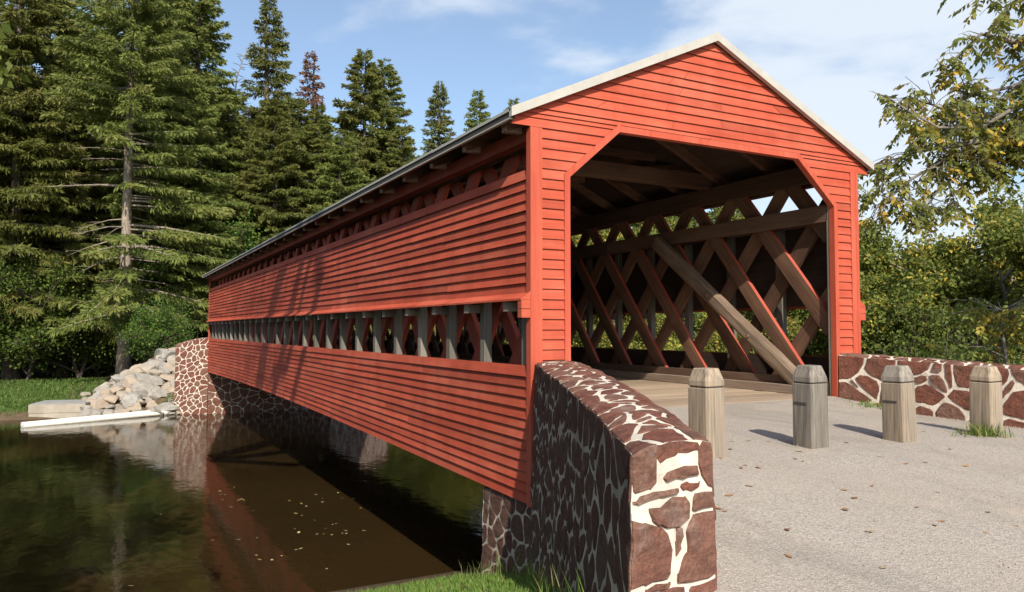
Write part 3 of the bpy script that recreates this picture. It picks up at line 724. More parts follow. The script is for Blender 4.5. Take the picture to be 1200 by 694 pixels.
# trusses: chords with lattice planks as their pieces
PITCH = 1.13; SL = 1.24
def truss(x_in, sgn, cut):
    """x_in inner face; sgn -1: left truss (outside is -x)"""
    ch = MB()
    def cx(d0, d1): return tuple(sorted((x_in + sgn * d0, x_in + sgn * d1)))
    for z0, z1 in ((2.60, 2.85), (3.22, 3.50), (-.92, -.66), (.02, .20)):
        for d0, d1 in ((-.0, .065), (.215, .28)):
            a, b_ = cx(d0, d1); y = .1
            while y < L - .1:
                ye = min(L - .1, y + rb.uniform(5, 7)); ye = L - .1 if L - ye < 2 else ye
                ch.box((a, y, z0 + rb.uniform(-.006, .006)), (b_, ye, z1 + rb.uniform(-.006, .006)), 0); y = ye + .004
    o = ch.build('truss_chord', 'brown_y', bridge)
    rest = MB()
    for lay, (d0, d1) in enumerate(((.067, .138), (.142, .213))):
        a, b_ = cx(d0, d1)
        k = -3
        while True:
            y0 = (-.66 if lay == 0 else 3.66 - 4 * PITCH) + k * PITCH    # y at z = 0
            k += 1
            if y0 > L + 4: break
            s_ = 1 if lay == 0 else -1                # lay 0: higher is further
            zlo, zhi = -.9, 3.46
            yl, yh = y0 + s_ * zlo / SL, y0 + s_ * zhi / SL
            lo_, hi_ = .12, L - .12
            # clip in y
            def clip(y_): return (y_ - y0) * s_ * SL
            za, zb_ = zlo, zhi
            for lim_, isl in ((lo_, True), (hi_, False)):
                if isl:
                    if yl < lim_: za = max(za, clip(lim_))
                    if yh < lim_: zb_ = min(zb_, clip(lim_))
                else:
                    if yl > lim_: za = max(za, clip(lim_))
                    if yh > lim_: zb_ = min(zb_, clip(lim_))
            if zb_ - za < .35: continue
            pa = Vector(((a + b_) / 2, y0 + s_ * za / SL, za)); pb = Vector(((a + b_) / 2, y0 + s_ * zb_ / SL, zb_))
            ln = (pb - pa).length; mid = (pa + pb) / 2; d = (pb - pa).normalized()
            th = b_ - a; wd = .235 + rb.uniform(-.015, .015)
            # local frame: X along plank, Y thickness (world +x), Z width
            mbp = MB(); tone = rb.random()
            outm = 1
            e_ = 1 if (lay == 0 or sgn < 0) else 0; mbp.box((-ln / 2, -th / 2, -wd / 2), (ln / 2, th / 2, wd / 2), [e_, e_, outm if sgn < 0 else 0, 0, outm if sgn > 0 else 0, 0], tone)
            if cut is not None and mid.y > cut:
                X = d; Y = Vector((1, 0, 0)); Z = X.cross(Y)
                mt = Matrix((X, Y, Z)).transposed()
                rest.idx([mt @ Vector(v_) + mid for v_ in mbp.v], mbp.f, 0, tone)
                continue
            p = mbp.build('lattice_plank', ['brown', 'red_dull'], o)
            X = d; Y = Vector((1, 0, 0)); Z = X.cross(Y); p.matrix_local = Matrix.Translation(mid) @ Matrix((X, Y, Z)).transposed().to_4x4()
    if rest.f:
        q = rest.build('lattice_plank', 'brown', o); q['kind'] = 'stuff'
truss(.50, -1, None)
truss(W - .50, 1, 13)

# posts in the open band, outrigger stubs, rafter tails
for x_out, sgn in ((.03, 1), (W - .03, -1)):
    po = MB(); st_ = MB()
    y = .24; k = 0
    while y < L - .1:
        a, b_ = sorted((x_out, x_out + sgn * .11))
        po.box((a, y - .06, -.9), (b_, y + .06, Z3 - .02), 0)
        a, b_ = sorted((x_out - sgn * .15, x_out + sgn * .10))
        st_.box((a, y + .13, Z2 - .13), (b_, y + .25, Z2 - .014), 0, .8)
        y += PITCH; k += 1
    po.pieces('side_post', 'grey', bridge); st_.pieces('outrigger_stub', 'grey', bridge)
tl = MB(); raf = MB()
y = .24
while y < L:
    for s_ in (-1, 1):
        xe = -ROx if s_ < 0 else W + ROx
        xa = xe - s_ * .07; 
        raf.beam((xa, y, rz_(xa) - .165), (W / 2, y, ROz - .165), .10, .15, m=0)
        a, b_ = sorted((xe - s_ * .075, xe - s_ * .30)); tl.box((a, y - .045, rz_(xe) - .20), (b_, y + .045, rz_(xe) - .122), 0, .8)
    y += PITCH
raf.pieces('rafter', 'brown', bridge); tl.pieces('rafter_tail', 'curb', bridge)
# painted top plates under the eaves
tp = MB()
for a, b_ in ((.05, .20), (W - .20, W - .05)):
    tp.box((a, .075, 3.235), (b_, L - .075, 3.40), 0, .5)
tp.pieces('top_plate', 'red_dull', bridge)
# tie beams, lateral bracing, collars
ti = MB(); xb_ = MB(); kn = MB()
y = 2.7; k = 0
while y < L - .5:
    ti.box((.15, y - .12, 3.505), (W - .15, y + .12, 3.74), 0)
    y2 = min(L - .5, y + 4.52)
    for (p, q) in (((.55, y + .1, 3.80), (W - .55, y2 - .1, 3.80)), ((W - .55, y + .1, 3.92), (.55, y2 - .1, 3.92))):
        xb_.beam(p, q, .16, .10)
    for s_ in ((-1, 1) if k else ()):
        xa = .52 if s_ < 0 else W - .52
        kn.beam((xa, y, 2.72), (xa - s_ * .95, y, 3.52), .11, .14)
    y += 4.52; k += 1
y = .8
while y < L:
    ti.beam((1.35, y, 4.05), (W - 1.35, y, 4.05), .05, .13); y += PITCH * 2
ti.pieces('tie_beam', 'brown', bridge); xb_.pieces('lateral_brace', 'brown', bridge); kn.pieces('knee_brace', 'brown', bridge)
# portal frame posts
pf = MB()
for yy in (.04, L - .12):
    pf.box((W - .50, yy, -.02), (W - .40, yy + .07, 2.9), 0, .9); pf.box((.40, yy, -.02), (.50, yy + .07, 2.9), 0, .9)
pf.pieces('portal_post', 'grey', bridge)
# deck, joists, curbs
dk = MB(); y = -.02
while y < L + .02:
    w_ = .24 + rb.uniform(-.02, .02); dk.box((.52, y, -.07 + rb.uniform(-.004, 0)), (W - .52, min(L + .02, y + w_ - .006), rb.uniform(-.004, .003)), 0); y += w_
dk.build('deck', 'deck', bridge)
jo = MB(); y = .7
while y < L - .3:
    jo.box((.12, y - .07, -.42), (W - .12, y + .07, -.075), 0); y += PITCH
for x in (1.3, 2.8, 4.3): jo.box((x - .06, .15, -.60), (x + .06, L - .15, -.425), 0)
jo.pieces('floor_beam', 'brown', bridge)
for s_ in (-1, 1):
    cu = MB(); x0 = XL + .02 if s_ < 0 else W - XL - .02; y = .55
    while y < L - .5:
        ye = min(L - .5, y + 4.6)
        a, b_ = sorted((x0 + s_ * -.0, x0 - s_ * .17)); cu.box((a, y, .004), (b_, ye - .01, .135), 0)
        y = ye
    a, b_ = sorted((x0 + s_ * .005, x0 + s_ * -.04)); cu.box((a, .12, .137), (b_, L - .15, .265), 1)
    cu.build('curb_timber', ['curb', 'brown_y'], bridge, bevel=.006)
# long diagonal buttress brace, inner face of the right truss
p = Vector((W - .60, .55, .16)); q = Vector((W - .60, 3.95, 2.66)); d = (q - p).normalized(); ln = (q - p).length
mb = MB(); nseg = 14
V = []; F = []
for i in range(nseg + 1):
    x = -ln / 2 + ln * i / nseg; c_ = .045 + .012 * math.sin(i * 1.7)
    hw, hh = .085 + rb.uniform(-.005, .006), .125 + rb.uniform(-.008, .010)
    for (a, b_) in ((-1, -.55), (-.6, -1), (.6, -1), (1, -.55), (1, .55), (.6, 1), (-.6, 1), (-1, .55)): V.append((x, a * hw, b_ * hh))
for i in range(nseg):
    for j in range(8): F.append((i * 8 + j, i * 8 + (j + 1) % 8, (i + 1) * 8 + (j + 1) % 8, (i + 1) * 8 + j))
F += [tuple(range(8))[::-1], tuple(nseg * 8 + j for j in range(8))]
mb.idx(V, F, 0, .6)
for s_ in (-.9, .3): mb.tube([(s_, -.09, 0), (s_, -.125, 0)], .03, 8, 0, .1)
br = mb.build('diagonal_brace', 'brace', bridge); br['label'] = 'pale weathered diagonal brace'
X = d; Y = Vector((1, 0, 0)); Z = X.cross(Y); br.matrix_local = Matrix.Translation((p + q) / 2) @ Matrix((X, Y, Z)).transposed().to_4x4()

# ------------------------------------------------------------------ bollards
def bollard(x, y, hgt, tone, slot, label, rz=0, seed=0, mt='bollard'):
    rs = random.Random(seed); z0 = zr(x, y) - .03; r_ = empty('timber_bollard', (x, y, z0), rz)
    tag(r_, label, 'bollard', 'timber bollards across the approach')
    s_ = .108; b_ = MB(); h1 = hgt - .155
    def ring(hs, z): return [(-hs, -hs, z), (hs, -hs, z), (hs, hs, z), (-hs, hs, z)]
    def loft(levels, cap=True):
        V = []; F_ = []
        for hs, z in levels: V += [(x_ + rs.uniform(-.0015, .0015), y_ + rs.uniform(-.0015, .0015), z_) for x_, y_, z_ in ring(hs, z)]
        for k in range(len(levels) - 1):
            for i in range(4): F_.append((k * 4 + i, k * 4 + (i + 1) % 4, k * 4 + 4 + (i + 1) % 4, k * 4 + 4 + i))
        F_ += [(3, 2, 1, 0), tuple(len(levels) * 4 - 4 + i for i in range(4))]
        return V, F_
    V, F_ = loft([(s_ * 1.02, 0), (s_, .25), (s_ * .995, h1 - .008)])
    b_.idx(V, F_, 0, tone)
    post = b_.build('post', mt, r_, bevel=.007)
    n_ = MB(); V, F_ = loft([(s_ - .013, h1 - .014), (s_ - .013, h1 + .004)]); n_.idx(V, F_, 0, 0); n_.build('groove', 'eave', r_)
    c_ = MB(); V, F_ = loft([(s_, h1 + .002), (s_ * .995, h1 + .05), (s_ * .70, hgt), ]); c_.idx(V, F_, 0, tone + .1)
    c_.build('chamfered_cap', 'bollard_grey' if seed in (2, 3) else mt, r_, bevel=.010); r_.rotation_euler.x = R(rs.uniform(-1.2, 1.2)); r_.rotation_euler.y = R(rs.uniform(-1.2, 1.2))
    if slot:
        t_ = MB(); t_.box((-s_ - .003, -.055, h1 - .20), (-s_ + .01, .085, h1 - .178), 0, 0); t_.build('slot', 'eave', r_)
    return r_
bollard(.16, -2.70, .77, .75, False, 'weathered tan bollard nearest the curved stone wall, partly hidden behind it', R(2), 1)
bollard(1.37, -2.74, .77, .15, True, 'greyest timber bollard, slotted, in front of the foot of the diagonal brace', R(-2), 2, 'bollard_grey')
bollard(2.47, -2.86, .75, .65, True, 'slotted tan bollard second from the right, in front of the low stone wall', R(1), 3)
bollard(3.74, -2.95, .74, .95, False, 'yellowish tan bollard farthest right with a weed tuft at its foot', R(-1), 4)

# ------------------------------------------------------------------ things by the far bank
bx = empty('concrete_box', (-5.85, 32.6, -3.14), R(-14))
tag(bx, 'square concrete intake box with grey lid at the far water edge', 'concrete box')
mb = MB(); mb.box((-1.12, -1.0, 0), (1.12, 1.0, .42), 0, .3); mb.box((-1.135, -1.015, .43), (1.135, 1.015, .80), 0, .8); mb.box((-1.1, -.98, .415), (1.1, .98, .435), 0, 0)
mb.build('walls', 'concrete', bx, bevel=.015)
mb = MB(); mb.box((-1.10, -.98, .802), (1.10, .98, .835), 0, .5); mb.build('lid', 'lid', bx, bevel=.01)
p0, p1 = Vector((-7.15, 28.75, -2.93)), Vector((-1.45, 31.0, -2.86))
fp = empty('floating_boom', p0); tag(fp, 'long white floating pipe boom lying on the brown water', 'floating pipe')
d = (p1 - p0); sdv = Vector((-d.y, d.x, 0)).normalized()
for k, (o_, z_) in enumerate(((-.10, 0.02), (.11, .07))):
    mb = MB(); q0 = sdv * o_ + Vector((0, 0, z_)); mb.tube([q0 + d * f for f in (0, .25, .5, .75, 1)], .105, 12); mb.build('pipe', 'pipe', fp, smooth=False)

def rock_mesh(seed):
    rs = random.Random(seed)
    import bmesh
    bm = bmesh.new(); bmesh.ops.create_icosphere(bm, subdivisions=3, radius=1)
    planes = [(Vector((rs.gauss(0, 1), rs.gauss(0, 1), rs.gauss(0, 1))).normalized(), rs.uniform(.42, .82)) for _ in range(12)]
    for v_ in bm.verts:
        for n_, c_ in planes:
            dd = v_.co.dot(n_)
            if dd > c_: v_.co -= n_ * (dd - c_) * .95
        v_.co += Vector((rs.uniform(-1, 1), rs.uniform(-1, 1), rs.uniform(-1, 1))) * .012
    me = bpy.data.meshes.new('boulder'); bm.to_mesh(me); bm.free(); me.materials.append(M['rock']); me.attributes.new('tone', 'FLOAT', 'FACE')
    return me
RM = [rock_mesh(50 + i) for i in range(7)]
rr = random.Random(77)
def boulder(x, y, z, sx, sy, sz, label, rz=None):
    o = bpy.data.objects.new('boulder', RM[rr.randrange(7)]); col.objects.link(o); o.location = (x, y, z); o.scale = (sx, sy, sz)
    o.rotation_euler = (rr.uniform(-.35, .35), rr.uniform(-.35, .35), rr.uniform(0, 6.3) if rz is None else rz)
    tag(o, label, 'boulder', 'pale boulders piled beside the far abutment'); return o
boulder(-2.35, 33.4, ground_z(-2.35, 33.4) + .12, .95, .7, .42, 'largest flat pale boulder on the upper part of the pile')
boulder(-3.35, 33.0, ground_z(-3.35, 33.0) + .12, .95, .55, .35, 'long flat pale boulder sloping down the left side of the pile')
boulder(-1.6, 33.0, ground_z(-1.6, 33.0) + .15, .55, .5, .42, 'tan boulder topping the pile against the stone wing wall')
boulder(-1.55, 32.0, ground_z(-1.55, 32.0) + .1, .55, .5, .45, 'mossy yellowish boulder beside the wing wall below the top one')
boulder(-5.05, 36.2, ground_z(-5.05, 36.2) + .05, .35, .3, .25, 'small pale boulder alone on the grass behind the concrete box')
boulder(-2.0, 31.4, -2.75, .75, .5, .38, 'pale boulder at the waterline in the middle of the pile foot')
pile = []
for i in range(120):
    for _ in range(30):
        x = rr.uniform(-5.0, -1.1); y = rr.uniform(30.9, 36.0)
        zt_ = max(-2.92, ground_z(x, y)) + .06
        if y > 34 and zt_ < -2.3: continue
        if all(math.dist((x, y, zt_), q) > .36 for q in pile): break
    pile.append((x, y, zt_)); s_ = rr.choice([rr.uniform(.22, .40), rr.uniform(.38, .64)])
    boulder(x, y, zt_, s_ * rr.uniform(.9, 1.5), s_, s_ * rr.uniform(.6, .9), 'pale or tan boulder within the heap between the lawn and the far wing wall')

# ------------------------------------------------------------------ trees
def spruce(name, H, Rb, seed, z_low=.08, n=26000, bare=(0, 0), mat='needle', barkm='bark', gap=.0, trunk_r=None, sc=1.0):
    rs = np.random.RandomState(seed); rp = random.Random(seed)
    root = empty(name)
    tk = MB(); tr_ = trunk_r or H * .017
    lean = (rp.uniform(-.3, .3), rp.uniform(-.3, .3))
    pts = [(lean[0] * (k / 12) ** 2 + rp.uniform(-.04, .04), lean[1] * (k / 12) ** 2 + rp.uniform(-.04, .04), H * k / 12) for k in range(13)]
    pts[0] = (0, 0, -.4)
    tk.tube(pts, [tr_ * (1.35 if k == 0 else 1) * (1 - k / 12.3) ** .8 + .01 for k in range(13)], 9)
    P = []; D = []; Wv = []; Ln = []; Wd = []; T = []
    z = H * z_low
    branches = []
    while z < H * .992:
        f = z / H
        rad = Rb * (1 - f) ** .66 * (1 if f > .15 else .8 + f * 1.3)
        nb = int(6 + 3 * (1 - f))
        for _ in range(nb):
            if rp.random() < gap: continue
            az = rp.uniform(0, 2 * math.pi)
            ln = rad * rp.uniform(.62, 1.08) + .12
            branches.append((z + rp.uniform(-.2, .2), az, ln, f))
        z += (.30 + .30 * (1 - f)) * (H / 22) ** .5
    tot = sum(b_[2] for b_ in branches) or 1
    dens = n / tot
    for (zb, az, ln, f) in branches:
        rise = .30 * (f - .35)             # upper branches rise, lower droop
        cu = -.18 * ln * (1 - f)
        def bp(t_):
            hz = ln * t_; zz_ = zb + rise * hz + cu * (t_ * t_) * 1.3 + .16 * ln * max(0, t_ - .65) ** 1.0 * (1 - f)
            return (math.cos(az) * hz, math.sin(az) * hz, zz_)
        ba = bare[0] < f < bare[1] and math.cos(az - 2.75) > .4
        if ba and rp.random() < .80: continue
        if ba: ln *= rp.uniform(.45, .85)
        tk.tube([bp(t_) for t_ in (0, .35, .7, 1)], [.012 * ln + .01, .009 * ln + .008, .006 * ln + .004, .004], 3 if not ba else 4, cap=False)
        if ba:
            for q in range(4):
                t0 = rp.uniform(.3, .9); b0 = Vector(bp(t0)); a2 = az + rp.choice((-1, 1)) * rp.uniform(.5, .9); l2 = ln * .3 * (1.1 - t0 * .5)
                tk.tube([b0, b0 + Vector((math.cos(a2) * l2, math.sin(a2) * l2, -.1 * l2))], [.012, .004], 3, cap=False)
            continue
        m_ = max(3, int(ln * dens)); t_ = rs.uniform(.12 if f > .5 else .25, 1, m_) ** .8
        hz = ln * t_; zz_ = zb + rise * hz + cu * t_ ** 2 * 1.3 + .16 * ln * np.maximum(0, t_ - .65) * (1 - f)
        # flat fan either side of the branch
        lat = rs.uniform(-1, 1, m_) * (.07 + .22 * ln * (1.05 - t_) + .10)
        ca, sa = math.cos(az), math.sin(az)
        px = ca * hz - sa * lat; py = sa * hz + ca * lat
        drp = np.abs(lat) * .25
        p_ = np.stack([px, py, zz_ - drp + rs.normal(0, .03, m_)], 1)
        hang = rs.uniform(0, 1, m_)
        out_ = np.stack([np.full(m_, ca), np.full(m_, sa), np.zeros(m_)], 1)
        latv = np.stack([np.full(m_, -sa), np.full(m_, ca), np.zeros(m_)], 1) * np.sign(lat)[:, None]
        dn = np.array([0, 0, -1.])
        d_ = out_ * (.55 + .3 * rs.rand(m_, 1)) + latv * rs.uniform(.1, .9, (m_, 1)) + dn * (hang[:, None] * (2.3 - 1.6 * f) - .12) + rs.normal(0, .24, (m_, 3))
        d_ = unit(d_); wv = unit(np.cross(d_, rs.normal(0, 1, (m_, 3)) + out_ * .3))
        P.append(p_); D.append(d_); Wv.append(wv); Ln.append(rs.uniform(.22, .52, m_) * sc * (.75 + .35 * (1 - f))); Wd.append(rs.uniform(.028, .060, m_) * sc)
        bt = rp.uniform(-.2, .2)
        T.append(np.clip(.35 + bt + .35 * t_ + rs.normal(0, .12, m_), 0, 1))
    # leader
    P = np.concatenate(P); Q = leafquads(P, np.concatenate(D), np.concatenate(Wv), np.concatenate(Ln), np.concatenate(Wd))
    tk.build('trunk', barkm, root, smooth=True)
    quads('crown', Q, np.concatenate(T), mat, root)
    return root

def decid(name, H, Rc, seed, n=22000, leaf=.13, mat='leaf', barkm='bark_grey', base=.18, trunk_r=None, yellow=.1, fork=1, spread=1., sig=.30):
    rs = np.random.RandomState(seed); rp = random.Random(seed)
    root = empty(name); tk = MB(); tr_ = trunk_r or H * .018 + .02
    tips = []
    def limb(p, d, ln, r_, lev):
        pts = [Vector(p)]; d = Vector(d).normalized(); ns = 5
        for k in range(ns):
            d = (d + Vector((rp.gauss(0, .14), rp.gauss(0, .14), rp.gauss(.03, .10)))).normalized(); pts.append(pts[-1] + d * ln / ns)
        tk.tube(pts, [max(.004, r_ * (1 - .75 * k / ns)) for k in range(ns + 1)], 6 if lev < 2 else 3, cap=False)
        if lev >= 3:
            tips.extend([(q, lev) for q in pts[2:]]); return
        nchild = [rp.randint(13, 17), rp.randint(5, 7), rp.randint(4, 5)][lev]
        for c_ in range(nchild):
            f = rp.uniform(base if lev == 0 else .3, 1.0); k = min(ns - 1, int(f * ns)); q = pts[k].lerp(pts[k + 1], f * ns - k)
            az = rp.uniform(0, 2 * math.pi)
            if lev == 0:
                el = rp.uniform(.05, .9) * (.5 + f); dd = Vector((math.cos(az), math.sin(az), el * 1.1))
                l2 = Rc * rp.uniform(.65, 1.1) * (1.05 - .55 * max(0, f - .35)) * spread
            else:
                dd = (d + Vector((rp.gauss(0, .8), rp.gauss(0, .8), rp.gauss(.1, .5)))); l2 = ln * rp.uniform(.35, .6)
            limb(q, dd, l2, r_ * (.42 if lev == 0 else .5), lev + 1)
        if lev > 0: tips.append((pts[-1], lev))
    for _ in range(fork):
        limb((rp.uniform(-.1, .1) * (fork > 1), rp.uniform(-.1, .1) * (fork > 1), -.2), (rp.gauss(0, .05 + .15 * (fork > 1)), rp.gauss(0, .05 + .15 * (fork > 1)), 1), H * .86, tr_, 0)
    TP = np.array([tuple(q) for q, _ in tips]); keep = TP[:, 2] > .1; TP = TP[keep]
    idx = rs.randint(0, len(TP), n); tipt = rs.normal(0, .16, len(TP)); yel = rs.rand(len(TP)) < yellow
    P = TP[idx] + rs.normal(0, sig, (n, 3)) * np.array([1, 1, .7])
    P[:, 2] = np.maximum(P[:, 2], .05)
    D = unit(rs.normal(0, 1, (n, 3)) + np.array([0, 0, -.5])); nn = unit(rs.normal(0, .7, (n, 3)) + np.array([0, 0, 1.]))
    Wv = unit(np.cross(D, nn)); ln = rs.uniform(.7, 1.3, n) * leaf
    T = np.clip(.32 + tipt[idx] + rs.normal(0, .10, n), 0, .66); T = np.where(yel[idx], np.clip(.88 + rs.normal(0, .1, n), .6, 1), T)
    tk.build('trunk', barkm, root, smooth=True); quads('crown', leafquads(P, D, Wv, ln, ln * .34), T, mat, root)
    return root

def at(px, depth):      # plan position seen at a picture column, for laying the wood out
    f = (.4717, .8818); r_ = (.8818, -.4717); k = (px - 600) / 890.6 * depth
    return (-4.349 + f[0] * depth + r_[0] * k, -7.618 + f[1] * depth + r_[1] * k)
def put(o, px, depth, rz=0, s_=1, first=False, sz=None):
    x, y = at(px, depth); z = ground_z(x, y) - .05
    c = o if first else copy_tree(o)
    c.location = (x, y, z); c.rotation_euler.z = rz; c.scale = (s_, s_, sz or s_); return c

# the spruces one can single out
s0 = spruce('spruce_tree', 29, 7.6, 101, .13, 110000, bare=(.17, .52), barkm='bark_pale', trunk_r=.35)
put(s0, 148, 45, R(20), 1, True); tag(s0, 'tall spruce with bare pale trunk and dead lower branches standing on the lawn edge', 'spruce')
s1 = spruce('spruce_tree', 26, 4.6, 102, .10, 48000, gap=.10)
put(s1, 312, 60, 0, 1.02, True, 1.08); tag(s1, 'narrow tall spruce with the highest free-standing pointed tip left of the bridge roof', 'spruce')
s2 = spruce('spruce_tree', 23.5, 3.2, 103, .3, 14000, mat='needle_dead', gap=.25)
put(s2, 362, 62, 0, 1.05, True, 1.11); tag(s2, 'thin spruce with rusty reddish dying top between taller green ones', 'spruce')
s3 = spruce('spruce_tree', 24, 6.3, 104, .17, 85000, gap=.05)
put(s3, 425, 62, 0, 1.0, True, 1.09); tag(s3, 'broad spruce with layered boughs, left one of the pair above the middle of the roof', 'spruce')
c = put(s3, 450, 63, R(140), .97, sz=1.07); tag(c, 'broad spruce with layered boughs, right one of the pair above the middle of the roof', 'spruce')
c = put(s1, 515, 66, R(70), .95); tag(c, 'slender spruce tip standing alone against the sky left of the smallest one', 'spruce')
c = put(s1, 561, 68, R(200), .95); tag(c, 'short conical spruce against the sky just above the near end of the roof', 'spruce')
c = put(s1, 603, 74, R(170), .99); tag(c, 'tiny spruce tip peeping over the roof edge beside the portal gable', 'spruce')
# the dense wood behind them
s4 = spruce('spruce_tree', 22, 6.8, 105, .16, 90000)
GW = 'dense spruces filling the wood on the far bank'
lw = 'dense green spruce among many in the wood left of the bridge'
rows_w = [(s4, 78, 49, 1.0, 20), (s3, 18, 47, 1.12, 90), (s4, -45, 49, 1.2, 200), (s3, 226, 53, 1.10, 10), (s4, 215, 49, .84, 130), (s3, 100, 60, 1.12, 250), (s4, 45, 60, 1.5, 33), (s4, 190, 60, 1.42, 77),
          (s3, 175, 66, 1.2, 80), (s4, 268, 54, .78, 260), (s4, 322, 53, .80, 100), (s3, 372, 56, .82, 310), (s4, 345, 55, .86, 45), (s4, 400, 54, .78, 200), (s3, 470, 60, .80, 0),
          (s4, 440, 57, .66, 120), (s4, 492, 64, .70, 60), (s4, 290, 66, .92, 15), (s3, 335, 72, .9, 75), (s4, 540, 72, .68, 150), (s4, 590, 74, .62, 190), (s3, 385, 74, .9, 330),
          (s4, 410, 70, .88, 20), (s3, -100, 52, 1.0, 70), (s4, -150, 50, .9, 10), (s4, 640, 76, .6, 10), (s3, 700, 80, .6, 50), (s4, 0, 72, 1.25, 130), (s3, 130, 78, 1.3, 11), (s4, 250, 80, 1.1, 99)]
LBL = {78: 'dense spruce filling the gap left of the pale bare trunk', 18: 'tall broad spruce at the left edge of the lawn, its crown leaving the picture', 226: 'dense spruce just right of the pale bare trunk, above the far end of the roof', 215: 'shorter dense spruce behind the boulders, boughs drooping over the far wing wall', 190: 'tall dark spruce rising behind the pale bare trunk to the top of the picture', 45: 'very tall dark spruce behind the left edge trees', 100: 'dark spruce behind and left of the pale bare trunk', 268: 'low dense spruce under the thin bare dead tree', 322: 'low dense spruce at the foot of the narrow tallest pointed one', 372: 'low dense spruce at the foot of the rusty topped one', 400: 'low dense spruce left below the pair of broad spruces', 440: 'low dense spruce below the pair of broad spruces', 470: 'low dense spruce over the roof right of the pair of broad spruces', 540: 'low dense spruce between the two lone tips over the roof'}
first_ = True
for (src, px, dp, sc_, rot) in rows_w:
    c = put(src, px, dp, R(rot), sc_, src is s4 and first_)
    if src is s4: first_ = False
    tag(c, LBL.get(px, lw), 'spruce', GW)
# thin dead trees
def snag(name, H, seed):
    rp = random.Random(seed); root = empty(name); tk = MB()
    pts = [(rp.uniform(-.06, .06) * k, rp.uniform(-.06, .06) * k, H * k / 10) for k in range(11)]
    tk.tube(pts, [.16 * (1 - k / 11) + .015 for k in range(11)], 7); tk.build('trunk', 'bark_pale', root, smooth=True)
    b_ = MB()
    for _ in range(90):
        f = rp.uniform(.35, .99); z = H * f; az = rp.uniform(0, 6.3); ln = 2.6 * (1.1 - f) + .3; k = int(f * 10); p = Vector(pts[k]).lerp(Vector(pts[min(10, k + 1)]), f * 10 - k)
        q = p + Vector((math.cos(az) * ln, math.sin(az) * ln, ln * rp.uniform(-.1, .5))); mid = p.lerp(q, .5) + Vector((0, 0, .08 * ln))
        b_.tube([p, mid, q], [.028, .018, .008], 3, cap=False)
        for _ in range(3):
            t0 = p.lerp(q, rp.uniform(.3, .9)); a2 = az + rp.uniform(-1, 1); b_.tube([t0, t0 + Vector((math.cos(a2), math.sin(a2), .3)) * ln * .3], [.012, .005], 3, cap=False)
    b_.build('bare_branches', 'bark', root)
    return root
d1 = snag('dead_tree', 22.5, 5); put(d1, 279, 57, 0, 1, True); tag(d1, 'thin bare dead tree in the gap left of the tallest pointed spruce', 'dead tree')
d2 = copy_tree(d1); x, y = at(74, 54); d2.location = (x, y, -1.9); d2.scale = (1.2, 1.2, 1.06); d2.rotation_euler.z = 2; tag(d2, 'bare dead treetop showing in the sky gap near the upper left corner', 'dead tree')

# shady broadleaf undergrowth along the lawn
u0 = decid('understory_tree', 7, 3.2, 201, 17000, .17, 'leaf_dark', 'bark', base=.05, yellow=.04, fork=2, sig=.34)
u1 = decid('understory_tree', 4.2, 2.2, 202, 11000, .15, 'leaf_dark', 'bark', base=.03, yellow=.08, fork=3, sig=.28)
GU = 'broadleaf undergrowth below the spruces'; lu = 'dark leafy understory tree below the spruces behind the lawn'
fu = {id(u0): True, id(u1): True}
for (src, px, dp, sc_, rot, lb) in [(u0, 38, 46, 1.0, 0, None), (u0, 95, 47.5, .95, 80, None), (u0, -20, 45, 1.05, 140, None), (u1, 118, 50, 1.1, 30, None), (u0, 150, 53, 1.1, 200, None),
                                (u0, 215, 49, 1.0, 250, None), (u1, 192, 39.5, .62, 100, 'bright green leafy bush behind the boulders and the far wing wall'), (u1, 60, 50, 1.3, 12, None), (u0, 255, 52, 1.15, 33, None), (u0, -70, 50, 1.2, 90, None),
                                (u0, 10, 55, 1.3, 60, None), (u0, 80, 58, 1.35, 200, None), (u0, 190, 58, 1.3, 310, None), (u0, 130, 62, 1.4, 17, None), (u0, 240, 60, 1.3, 140, None), (u0, 300, 58, 1.25, 222, None), (u0, 340, 60, 1.2, 120, None)]:
    ulb = {38: 'leafy understory tree at the back of the lawn near the left edge', 95: 'leafy understory tree left of the pale bare trunk, behind the concrete box', 215: 'leafy understory tree behind the far wing wall'}.get(px)
    c = put(src, px, dp, R(rot), sc_, fu.pop(id(src), False)); tag(c, lb or ulb or lu, 'bush' if lb else 'tree', None if lb else GU)

